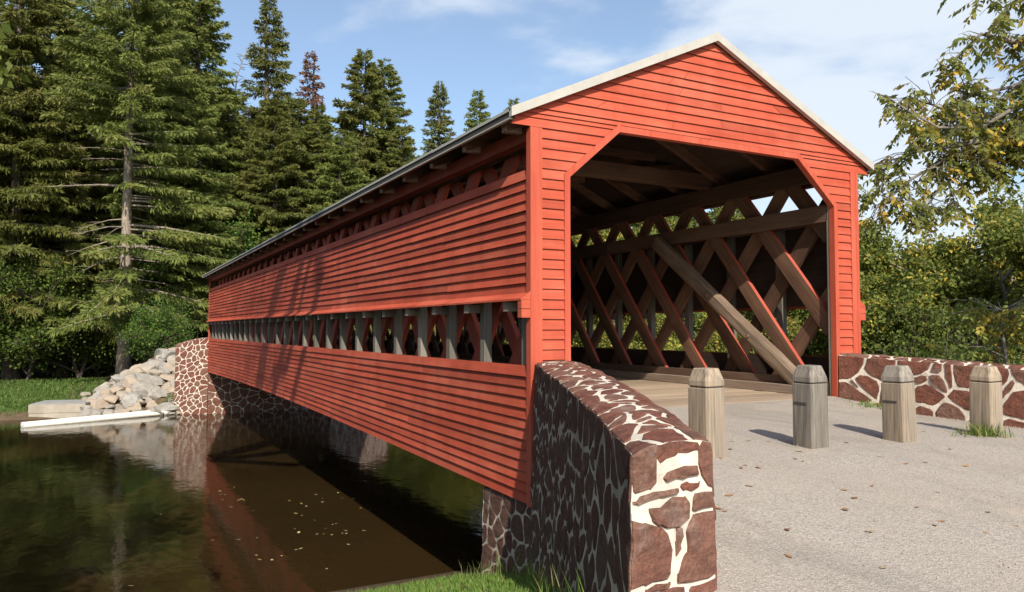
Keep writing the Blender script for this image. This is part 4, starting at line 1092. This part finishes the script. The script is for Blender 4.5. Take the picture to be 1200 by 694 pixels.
# right-hand side trees, seen beside and through the lattice
r0 = decid('broadleaf_tree', 10.5, 3.9, 301, 44000, .19, 'leaf_autumn', 'bark_grey', base=.10, yellow=.10, sig=.34)
r1 = decid('broadleaf_tree', 8.5, 3.6, 302, 44000, .18, 'leaf_autumn', 'bark_grey', base=.06, yellow=.16, fork=2, sig=.32)
r2 = decid('leafy_bush', 3.2, 1.9, 303, 16000, .10, 'leaf', 'bark', base=.03, yellow=.03, fork=3, sig=.22)
fr = {id(r0): True, id(r1): True, id(r2): True}
GR = 'broadleaf trees on the right bank'; lr = 'green and yellow broadleaf tree seen beyond the bridge lattice'
for (src, px, dp, sc_, rot, lb, cat) in [
        (r0, 1098, 31, .90, 0, 'tallest turning tree with pale forked stem right of the portal', 'tree'),
        (r1, 1024, 36, 1.06, 40, 'dark green tree immediately right of the portal corner against the sky', 'tree'),
        (r1, 1160, 32, 1.02, 190, 'rounded green tree behind the yellow leaves at the right edge', 'tree'),
        (r0, 1235, 30, .85, 120, 'turning tree cut by the right edge behind the low stone wall', 'tree'),
        (r2, 1040, 22, .85, 0, 'low bright green bush behind the low stone wall beside the portal', 'bush'),
        (r2, 1105, 24, 1.05, 100, 'mid green bush behind the low stone wall between two bollards', 'bush'),
        (r2, 1175, 22, 1.1, 200, 'mid green bush behind the low stone wall by the farthest right bollard', 'bush'),
        (r2, 1070, 29, 1.5, 300, 'taller loose bush under the turning tree right of the portal', 'bush')]:
    c = put(src, px, dp, R(rot), sc_, fr.pop(id(src), False)); tag(c, lb, cat)
for (src, px, dp, sc_, rot) in [(r1, 960, 34, .9, 80), (r0, 905, 38, .9, 20), (r1, 850, 42, 1.0, 222), (r0, 800, 47, 1.0, 111), (r1, 750, 52, 1.1, 300), (r0, 700, 57, 1.15, 12), (r1, 660, 62, 1.2, 99),
                                (r0, 990, 46, 1.05, 45), (r1, 930, 52, 1.15, 160), (r1, 1010, 60, 1.2, 10), (r0, 1080, 52, 1.0, 75), (r1, 1150, 50, 1.05, 33), (r0, 1210, 48, 1.1, 200), (r1, 870, 60, 1.3, 47),
                                (r0, 780, 66, 1.35, 231), (r0, 600, 66, 1.2, 60), (r1, 540, 64, 1.1, 10), (r0, 1300, 36, 1.1, 70), (r1, 1280, 27, .9, 110), (r1, 830, 34, .62, 15), (r1, 720, 40, .7, 67), (r1, 890, 30, .55, 250)]:
    c = put(src, px, dp, R(rot), sc_); tag(c, lr, 'tree', GR)

for px, dp, sc_, rot in [(655, 74, .82, 0), (690, 70, .80, 40), (728, 76, .84, 90), (765, 72, .82, 130), (803, 74, .80, 170), (842, 70, .74, 220), (872, 76, .74, 270), (905, 72, .68, 310)]:
    c = put(s4, px, dp, R(rot), sc_); tag(c, 'spruce in the wood seen through the top openings of the lattice', 'spruce', 'spruces beyond the lattice openings')
# big pinnate-leaved tree whose boughs reach in at the upper right
def compound_leaves(anchors, rs, n_leaf=11, size=.10, yprob=.2, rach=.34):
    P = []; D = []; Wv = []; Ln = []; T = []; tw = []
    for a in anchors:
        az = rs.uniform(0, 2 * math.pi); d = np.array([math.cos(az) * .8, math.sin(az) * .8, rs.uniform(-.9, .15)]); d /= np.linalg.norm(d)
        tone = rs.uniform(.1, .6) if rs.rand() > yprob else rs.uniform(.72, 1.)
        end = a + d * rach + np.array([0, 0, -.12]); tw.append((a, end))
        lat = np.cross(d, [0, 0, 1.]); lat /= np.linalg.norm(lat) + 1e-9
        for k in range(n_leaf):
            f = .2 + .8 * (k // 2) / ((n_leaf - 1) / 2); s_ = 1 if k % 2 else -1
            if k == n_leaf - 1: dd = d * 1.
            else: dd = lat * s_ + d * .35
            dd = dd + np.array([0, 0, -.65]) + rs.normal(0, .2, 3); dd /= np.linalg.norm(dd)
            p = a + (end - a) * f; P.append(p); D.append(dd)
            wv = np.cross(dd, rs.normal(0, .5, 3) + np.array([0, 0, .3]) + d * .5); wv /= np.linalg.norm(wv) + 1e-9; Wv.append(wv); Ln.append(size * rs.uniform(.7, 1.25)); T.append(np.clip(tone + rs.normal(0, .06), 0, 1))
    Ln = np.array(Ln); return leafquads(np.array(P), np.array(D), np.array(Wv), Ln, Ln * .23), np.array(T), tw
wt = empty('walnut_tree', (14.2, -2.6, -.6)); base_w = Vector((14.2, -2.6, -.6))
tag(wt, 'large pinnate-leaved tree with thinning boughs hanging in from the upper right', 'tree')
limbs = [([(13.4, -2.4, 3.6), (10.6, -1.06, 4.87), (9.45, -.43, 4.5), (8.81, -.07, 4.21), (8.3, .21, 4.11), (7.79, .49, 4.02), (7.34, .74, 3.7)], .075),
         ([(11.6, -1.5, 4.95), (9.44, -.44, 4.87), (8.81, -.08, 4.43), (8.16, .27, 4.43), (7.64, .53, 4.75)], .045),
         ([(13.8, -2.5, 4.6), (10.07, -.82, 5.74), (9.29, -.41, 5.89), (8.77, -.14, 6.03), (8.35, .08, 5.59)], .06),
         ([(13.8, -2.5, 5.2), (10.57, -1.11, 6.2), (9.53, -.58, 6.62), (8.88, -.24, 6.91), (8.6, 0, 7.2)], .06),
         ([(10.3, -.9, 4.8), (9.46, -.41, 4.14), (9.07, -.2, 3.92), (8.7, .02, 3.58)], .03),
         ([(13.7, -2.4, 4.0), (11.2, -.2, 4.5), (9.9, .8, 4.9), (9.2, 1.2, 5.3)], .05),
         ([(13.7, -2.4, 4.4), (11.6, -1.4, 6.6), (10.4, -1.0, 7.2), (9.6, -.6, 7.5)], .05),
         ([(9.3, -.3, 4.35), (8.4, .2, 3.95), (7.75, .5, 3.55), (7.35, .7, 3.2), (7.15, .8, 3.0)], .03),
         ([(9.2, -.3, 4.2), (8.6, .1, 3.7), (8.1, .3, 3.3), (7.9, .4, 3.0)], .025),
         ([(10.0, -.8, 5.75), (9.5, -.3, 5.2), (9.0, 0.2, 5.1), (8.6, .3, 5.2)], .03)]
tk = MB(); rp = random.Random(9); rs9 = np.random.RandomState(9)
tk.tube([(0, 0, 0), (.1, .05, 3), (-.3, .1, 5), (-.2, 0, 8), (0, 0, 11)], [.38, .30, .26, .18, .05], 10)
anch = []
for pts, r_ in limbs:
    pts = [Vector(p) - base_w for p in pts]; n_ = len(pts)
    tk.tube(pts, [r_ * (1 - .8 * k / (n_ - 1)) + .006 for k in range(n_)], 6, cap=False)
    for k in range(1, n_):
        seg = pts[k] - pts[k - 1]
        for _ in range(max(7, int(seg.length * 12))):
            f = rp.random(); p = pts[k - 1] + seg * f; wp = p + base_w
            dirv = (seg.normalized() * .5 + Vector((rp.gauss(0, .7), rp.gauss(0, .7), rp.gauss(.12, .55)))).normalized(); l2 = rp.uniform(.3, .85)
            q = p + dirv * l2; mid = p.lerp(q, .5) + Vector((0, 0, .04)); tk.tube([p, mid, q + Vector((0, 0, -.05))], [.012, .008, .004], 3, cap=False)
            if rp.random() < .13: continue
            for _ in range(rp.randint(2, 5)): a = p.lerp(q, rp.uniform(.35, 1)); anch.append(np.array(a) + rs9.normal(0, .03, 3))
# upper crown outside the frame
for _ in range(260):
    a = Vector((max(-2.6, rp.gauss(.6, 1.8)), rp.gauss(0, 2.0), rp.uniform(6.5, 12))); anch.append(np.array(a))
Q, T, tw = compound_leaves(anch, rs9, 11, .13, .22)
for a, e in tw: tk.tube([a, e], [.004, .003], 3, cap=False)
tk.build('trunk', 'bark_grey', wt, smooth=True); quads('crown', Q, T, 'leaf_autumn', wt)

# yellow-leaved sapling in front of the right-hand trees
sp_ = empty('yellow_sapling', (*at(1178, 17), -1.0)); tag(sp_, 'sapling with large drooping yellow leaves behind the low wall at the right edge', 'sapling')
tk = MB(); anch = []; rp = random.Random(19); rs19 = np.random.RandomState(19)
tk.tube([(0, 0, -.8), (.1, 0, 1), (0, .1, 2.4)], [.05, .04, .02], 6)
for k in range(34):
    z = rp.uniform(.9, 3.1); az = rp.uniform(0, 6.3); ln = rp.uniform(.5, 1.7) * (1.2 if math.cos(az - 2.6) > 0 else .9); p = Vector((0, .05, min(z, 2.4)))
    q = p + Vector((math.cos(az) * ln, math.sin(az) * ln, rp.uniform(-.1, .45))); tk.tube([p, p.lerp(q, .5) + Vector((0, 0, .1)), q], [.016, .01, .004], 4, cap=False)
    for _ in range(7): anch.append(np.array(p.lerp(q, rp.uniform(.3, 1)) + Vector((0, 0, .03))))
Q, T, tw = compound_leaves(anch, rs19, 9, .125, .42)
tk.build('trunk', 'bark_grey', sp_, smooth=True); quads('crown', Q, T, 'leaf_autumn', sp_)

# bank tree left of the frame: its leaning limbs shade the siding, one low twig hangs into the picture
bt = empty('bank_tree', (-7.6, 2.8, -2.6)); tag(bt, 'tree on the near bank whose low leafy twig hangs in at the upper left edge', 'tree')
o0 = Vector((-7.6, 2.8, -2.6)); tk = MB()
def lw_(pts, rad, n_=8): tk.tube([Vector(p) - o0 for p in pts], rad, n_)
lw_([(-7.6, 2.8, -2.9), (-7.5, 2.9, 2), (-7.3, 2.9, 7), (-5, 2.4, 10.6), (-5, 1.1, 12.5), (-5, -0.4, 14.1), (-5, -2.1, 15.2), (-5, -5.1, 16.8), (-5, -8, 18)], [.5, .42, .38, .36, .34, .32, .29, .25, .12])
lw_([(-6.6, 2.9, 8), (-5, 0.3, 10.6), (-5, -1.6, 12.5), (-5, -3, 14.1), (-5, -4.2, 15.2), (-5, -7.2, 16.7), (-5, -9, 17.5)], [.26, .24, .23, .21, .2, .16, .06])
lw_([(-6.6, 1, 9.8), (-5, -2.4, 10.8), (-5, -4.1, 12.6), (-5, -5.6, 14.2), (-5, -5.5, 15.1), (-5, -8.4, 16.5), (-5, -9.6, 17)], [.2, .18, .17, .16, .13, .11, .04])
lw_([(-5, -0.2, 11.9), (-5, -2.3, 12.2), (-5, -4.4, 14.6), (-5, -6.6, 16)], [.12, .12, .1, .03])
lw_([(-7.5, 2.9, 2.5), (-6.6, 1.2, 3.4), (-5.6, -.8, 3.15), (-5.12, -1.5, 2.95)], [.05, .03, .015, .006])
rs5 = np.random.RandomState(5); n = 60
f = rs5.rand(n, 1); P = np.array([-5.10, -1.60, 3.02]) * (1 - f) + np.array([-4.93, -1.70, 2.62]) * f + rs5.normal(0, .045, (n, 3))
D = unit(rs5.normal(0, .6, (n, 3)) + np.array([.25, 0, -.8])); Wv = unit(np.cross(D, rs5.normal(0, 1, (n, 3)))); ln = rs5.uniform(.07, .12, n)
n2 = 3500; P2 = rs5.normal(0, 1, (n2, 3)) * np.array([1.5, 3.0, 1.6]) + np.array([-8.5, -7.5, 20.5]); D2 = unit(rs5.normal(0, 1, (n2, 3))); W2 = unit(np.cross(D2, rs5.normal(0, 1, (n2, 3)))); l2 = rs5.uniform(.1, .2, n2)
Q = np.concatenate([leafquads(P, D, Wv, ln, ln * .33), leafquads(P2, D2, W2, l2, l2 * .33)]) - np.array(o0)
tk.build('trunk', 'bark_grey', bt, smooth=True); quads('crown', Q, np.clip(rs5.normal(.35, .15, n + n2), 0, 1), 'leaf', bt)

for (x, y, sc_, rot, lb) in [(-12.7, 1.0, 1.35, 30, 'unseen broadleaf tree added on the near bank left of the picture, farther of two shading the creek'), (-11.4, -3.2, 1.3, 160, 'unseen broadleaf tree added on the near bank left of the picture, nearer of two shading the creek')]:  # extra trees out of view, added to shade the left water
    c = copy_tree(r0); c.location = (x, y, ground_z(x, y) - .05); c.scale = (sc_,) * 3; c.rotation_euler.z = R(rot); tag(c, lb, 'tree')

# ------------------------------------------------------------------ grass and weeds
def blades(name, pts, hmin, hmax, wd, seed, mat='grass', lean=.5, dry=.06):
    rs = np.random.RandomState(seed); P = np.array(pts); n = len(P); h = rs.uniform(hmin, hmax, n)
    az = rs.uniform(0, 2 * math.pi, n); ln_ = np.stack([np.cos(az), np.sin(az), np.zeros(n)], 1) * rs.uniform(.05, lean, (n, 1))
    wv = np.stack([-np.sin(az), np.cos(az), np.zeros(n)], 1); up = np.array([0, 0, 1.])
    w_ = (wd * rs.uniform(.6, 1.3, n))[:, None]; H_ = h[:, None]
    mid = P + up * H_ * .55 + ln_ * H_ * .35; tip = P + up * H_ * .95 + ln_ * H_
    q1 = np.stack([P - wv * w_ * .5, P + wv * w_ * .5, mid + wv * w_ * .42, mid - wv * w_ * .42], 1)
    q2 = np.stack([mid - wv * w_ * .42, mid + wv * w_ * .42, tip + wv * w_ * .06, tip - wv * w_ * .06], 1)
    T = np.clip(rs.normal(.35, .2, n), 0, .65); T = np.where(rs.rand(n) < dry, .95, T)
    return quads(name, np.concatenate([q1, q2]), np.concatenate([T, T]), mat)
rg = random.Random(44); pts = []
def side_of_wall(x, y):   # river side of the near wing wall?
    t_ = min(1, max(0, -y / 4.96)); p = lerp_path(LO, t_)
    return x < p[0] - .03 - (.0 if y > -4.9 else .1)
while len(pts) < 30000:
    x = rg.uniform(-4.4, .15); y = rg.uniform(-5.2, 2.4)
    if not side_of_wall(x, y) and y < .02: continue
    if x > -.02 and y < 1.4: continue
    if rg.random() < .25 * (math.sin(x * 5 + 1) * math.sin(y * 4) > .3): continue
    pts.append((x, y, ground_z(x, y) - .01))
o = blades('grass', pts, .03, .085, .010, 1, lean=.8); tag(o, 'bright grass on the bank at the foot of the near wing wall', 'grass', kind='stuff')
pts = []
while len(pts) < 260:
    t_ = rg.random(); p = lerp_path(LO, t_ * .98); d = rg.uniform(.08, .28); x = p[0] - d; y = p[1] + d * .4
    if rg.random() < .4: x = rg.uniform(-.35, -.05); y = rg.uniform(-.1, 1.3)
    pts.append((x, y, ground_z(x, y) - .01))
o = blades('tall_grass', pts, .10, .34, .006, 2, lean=.9, dry=.35); tag(o, 'straggly tall grass against the wing wall and abutment', 'grass', kind='stuff')
pts = []
for _ in range(9000):
    x = rg.uniform(-12, -4.2); y = rg.uniform(32.1, 46); pts.append((x, y, ground_z(x, y) - .01))
o = blades('lawn_grass', pts, .08, .18, .05, 3, mat='lawn', lean=.8); tag(o, 'mown lawn and rough edge on the far bank', 'grass', kind='stuff')
def tuft(x, y, n, hmax, label, seed, rad=.12):
    rs = random.Random(seed); pts = [(x + rs.gauss(0, rad), y + rs.gauss(0, rad * .7), 0) for _ in range(n)]
    pts = [(a, b_, max(zr(a, b_), -5)) for a, b_, _ in pts]
    o = blades('weed_tuft', pts, .04, hmax, .010, seed, lean=.9, dry=.25); tag(o, label, 'weed tuft')
tuft(3.56, -3.03, 260, .16, 'green weed tuft at the foot of the farthest right bollard', 61)
tuft(5.10, -.62, 130, .09, 'low dry weeds where the gravel meets the low stone wall', 62, .16)
def weed_plant(loc, n, r_, label, seed, mat='leaf'):
    rs = np.random.RandomState(seed); P = rs.normal(0, r_, (n, 3)) * np.array([1, 1, .7]); P[:, 2] = np.abs(P[:, 2])
    D = unit(rs.normal(0, 1, (n, 3)) + np.array([0, 0, .3])); Wv = unit(np.cross(D, rs.normal(0, 1, (n, 3)))); ln = rs.uniform(.5, 1.2, n) * r_ * .5
    o = quads('weed_plant', leafquads(P, D, Wv, ln, ln * .3), np.clip(rs.normal(.4, .15, n), 0, .66), mat); o.location = loc; tag(o, label, 'weed')
weed_plant((-1.35, 31.35, -2.4), 240, .22, 'small green weed growing at the foot of the far wing wall', 71)
weed_plant((-2.0, -4.98, -.5) if False else (-2.52, -4.7, -.52), 140, .07, 'leafy weed beside the near end of the curved wing wall', 72)

# loose stones drifted along the wall feet and over the approach
pb = MB(); rs = random.Random(88)
for _ in range(2600):
    if rs.random() < .55:
        t_ = rs.random(); side = rs.random() < .5; p = lerp_path(LI if side else RI, t_); d = abs(rs.gauss(0, .10)) + .04
        x, y = p[0] + (d if side else -d), p[1] - .02
    else: x, y = rs.uniform(-1.9, 5.2), rs.uniform(-6, -.1)
    t_ = min(1, max(0, -y / 4.9)); a = lerp_path(LI, t_)
    if y > -4.9 and x < a[0] + .03: continue
    z = zr(x, y) + .004; q = rs.uniform(.003, .009); V = [(x + q * rs.uniform(.7, 1.3), y, z), (x, y + q * rs.uniform(.7, 1.3), z), (x - q, y, z), (x, y - q, z), (x, y, z + q * .9)]
    pb.idx(V, [(0, 1, 4), (1, 2, 4), (2, 3, 4), (3, 0, 4)], 0, rs.random())
o = pb.build('loose_gravel', 'gravel'); tag(o, 'loose gravel drifted along the wall feet', 'gravel', kind='stuff')

# ------------------------------------------------------------------ fallen leaves
def curled_leaf(seed, mat):
    rs = random.Random(seed); mb = MB(); c_ = rs.uniform(.2, .5); n = 10; ring = []
    for k in range(n):
        a = 2 * math.pi * k / n; r_ = (1 if k % 2 == 0 else .62) * rs.uniform(.8, 1.1); x, y = math.cos(a) * r_, math.sin(a) * r_ * .62; ring.append((x, y, c_ * (x * x * .5 + y * y) * .6 + .02))
    V = ring + [(0, 0, .02)]; mb.idx(V, [(k, (k + 1) % n, n) for k in range(n)], 0, rs.random()); return mb.build('fallen_leaf', mat)
L1 = [curled_leaf(i, 'dry_leaf') for i in range(3)]; L2 = [curled_leaf(10 + i, 'float_leaf') for i in range(2)]
used = set()
def leaf_at(src, loc, s_, label, cat, group):
    o = src if id(src) not in used else src.copy()
    if id(src) in used: col.objects.link(o)
    used.add(id(src)); o.location = loc; o.scale = (s_, s_, s_); o.rotation_euler = (rg.uniform(-.15, .15), rg.uniform(-.15, .15), rg.uniform(0, 6.3)); tag(o, label, cat, group)
k = 0
while k < 70:
    x = rg.uniform(-1.6, 5.2); y = rg.uniform(-5.8, -.9)
    if rg.random() < .5: x = rg.gauss(.4, .8); y = rg.gauss(-3.4, .8)
    a = lerp_path(LI, min(1, max(0, -y / 4.9)))
    if x < a[0] + .15 and y > -5: continue
    if x > 5.2 or y > -.3: continue
    leaf_at(L1[k % 3], (x, y, zr(x, y) + .006), rg.uniform(.018, .045), 'dry brown leaf lying on the pale gravel', 'fallen leaf', 'dry leaves scattered on the gravel'); k += 1
k = 0
while k < 58:
    if rg.random() < .75:
        cl = rg.choice([(-1.3, 6.6), (-.6, 8.6), (-.2, 6.9), (.2, 9.8), (-1.6, 11.5)]); x = rg.gauss(cl[0], .4); y = rg.gauss(cl[1], .75)
    else: x = rg.uniform(-5, 1.5); y = rg.uniform(5.5, 20)
    if y < 4.8: continue
    leaf_at(L2[k % 2], (x, y, WATER + .004), rg.uniform(.03, .065), 'small pale yellow leaf floating on the brown creek', 'fallen leaf', 'leaves floating on the creek'); k += 1
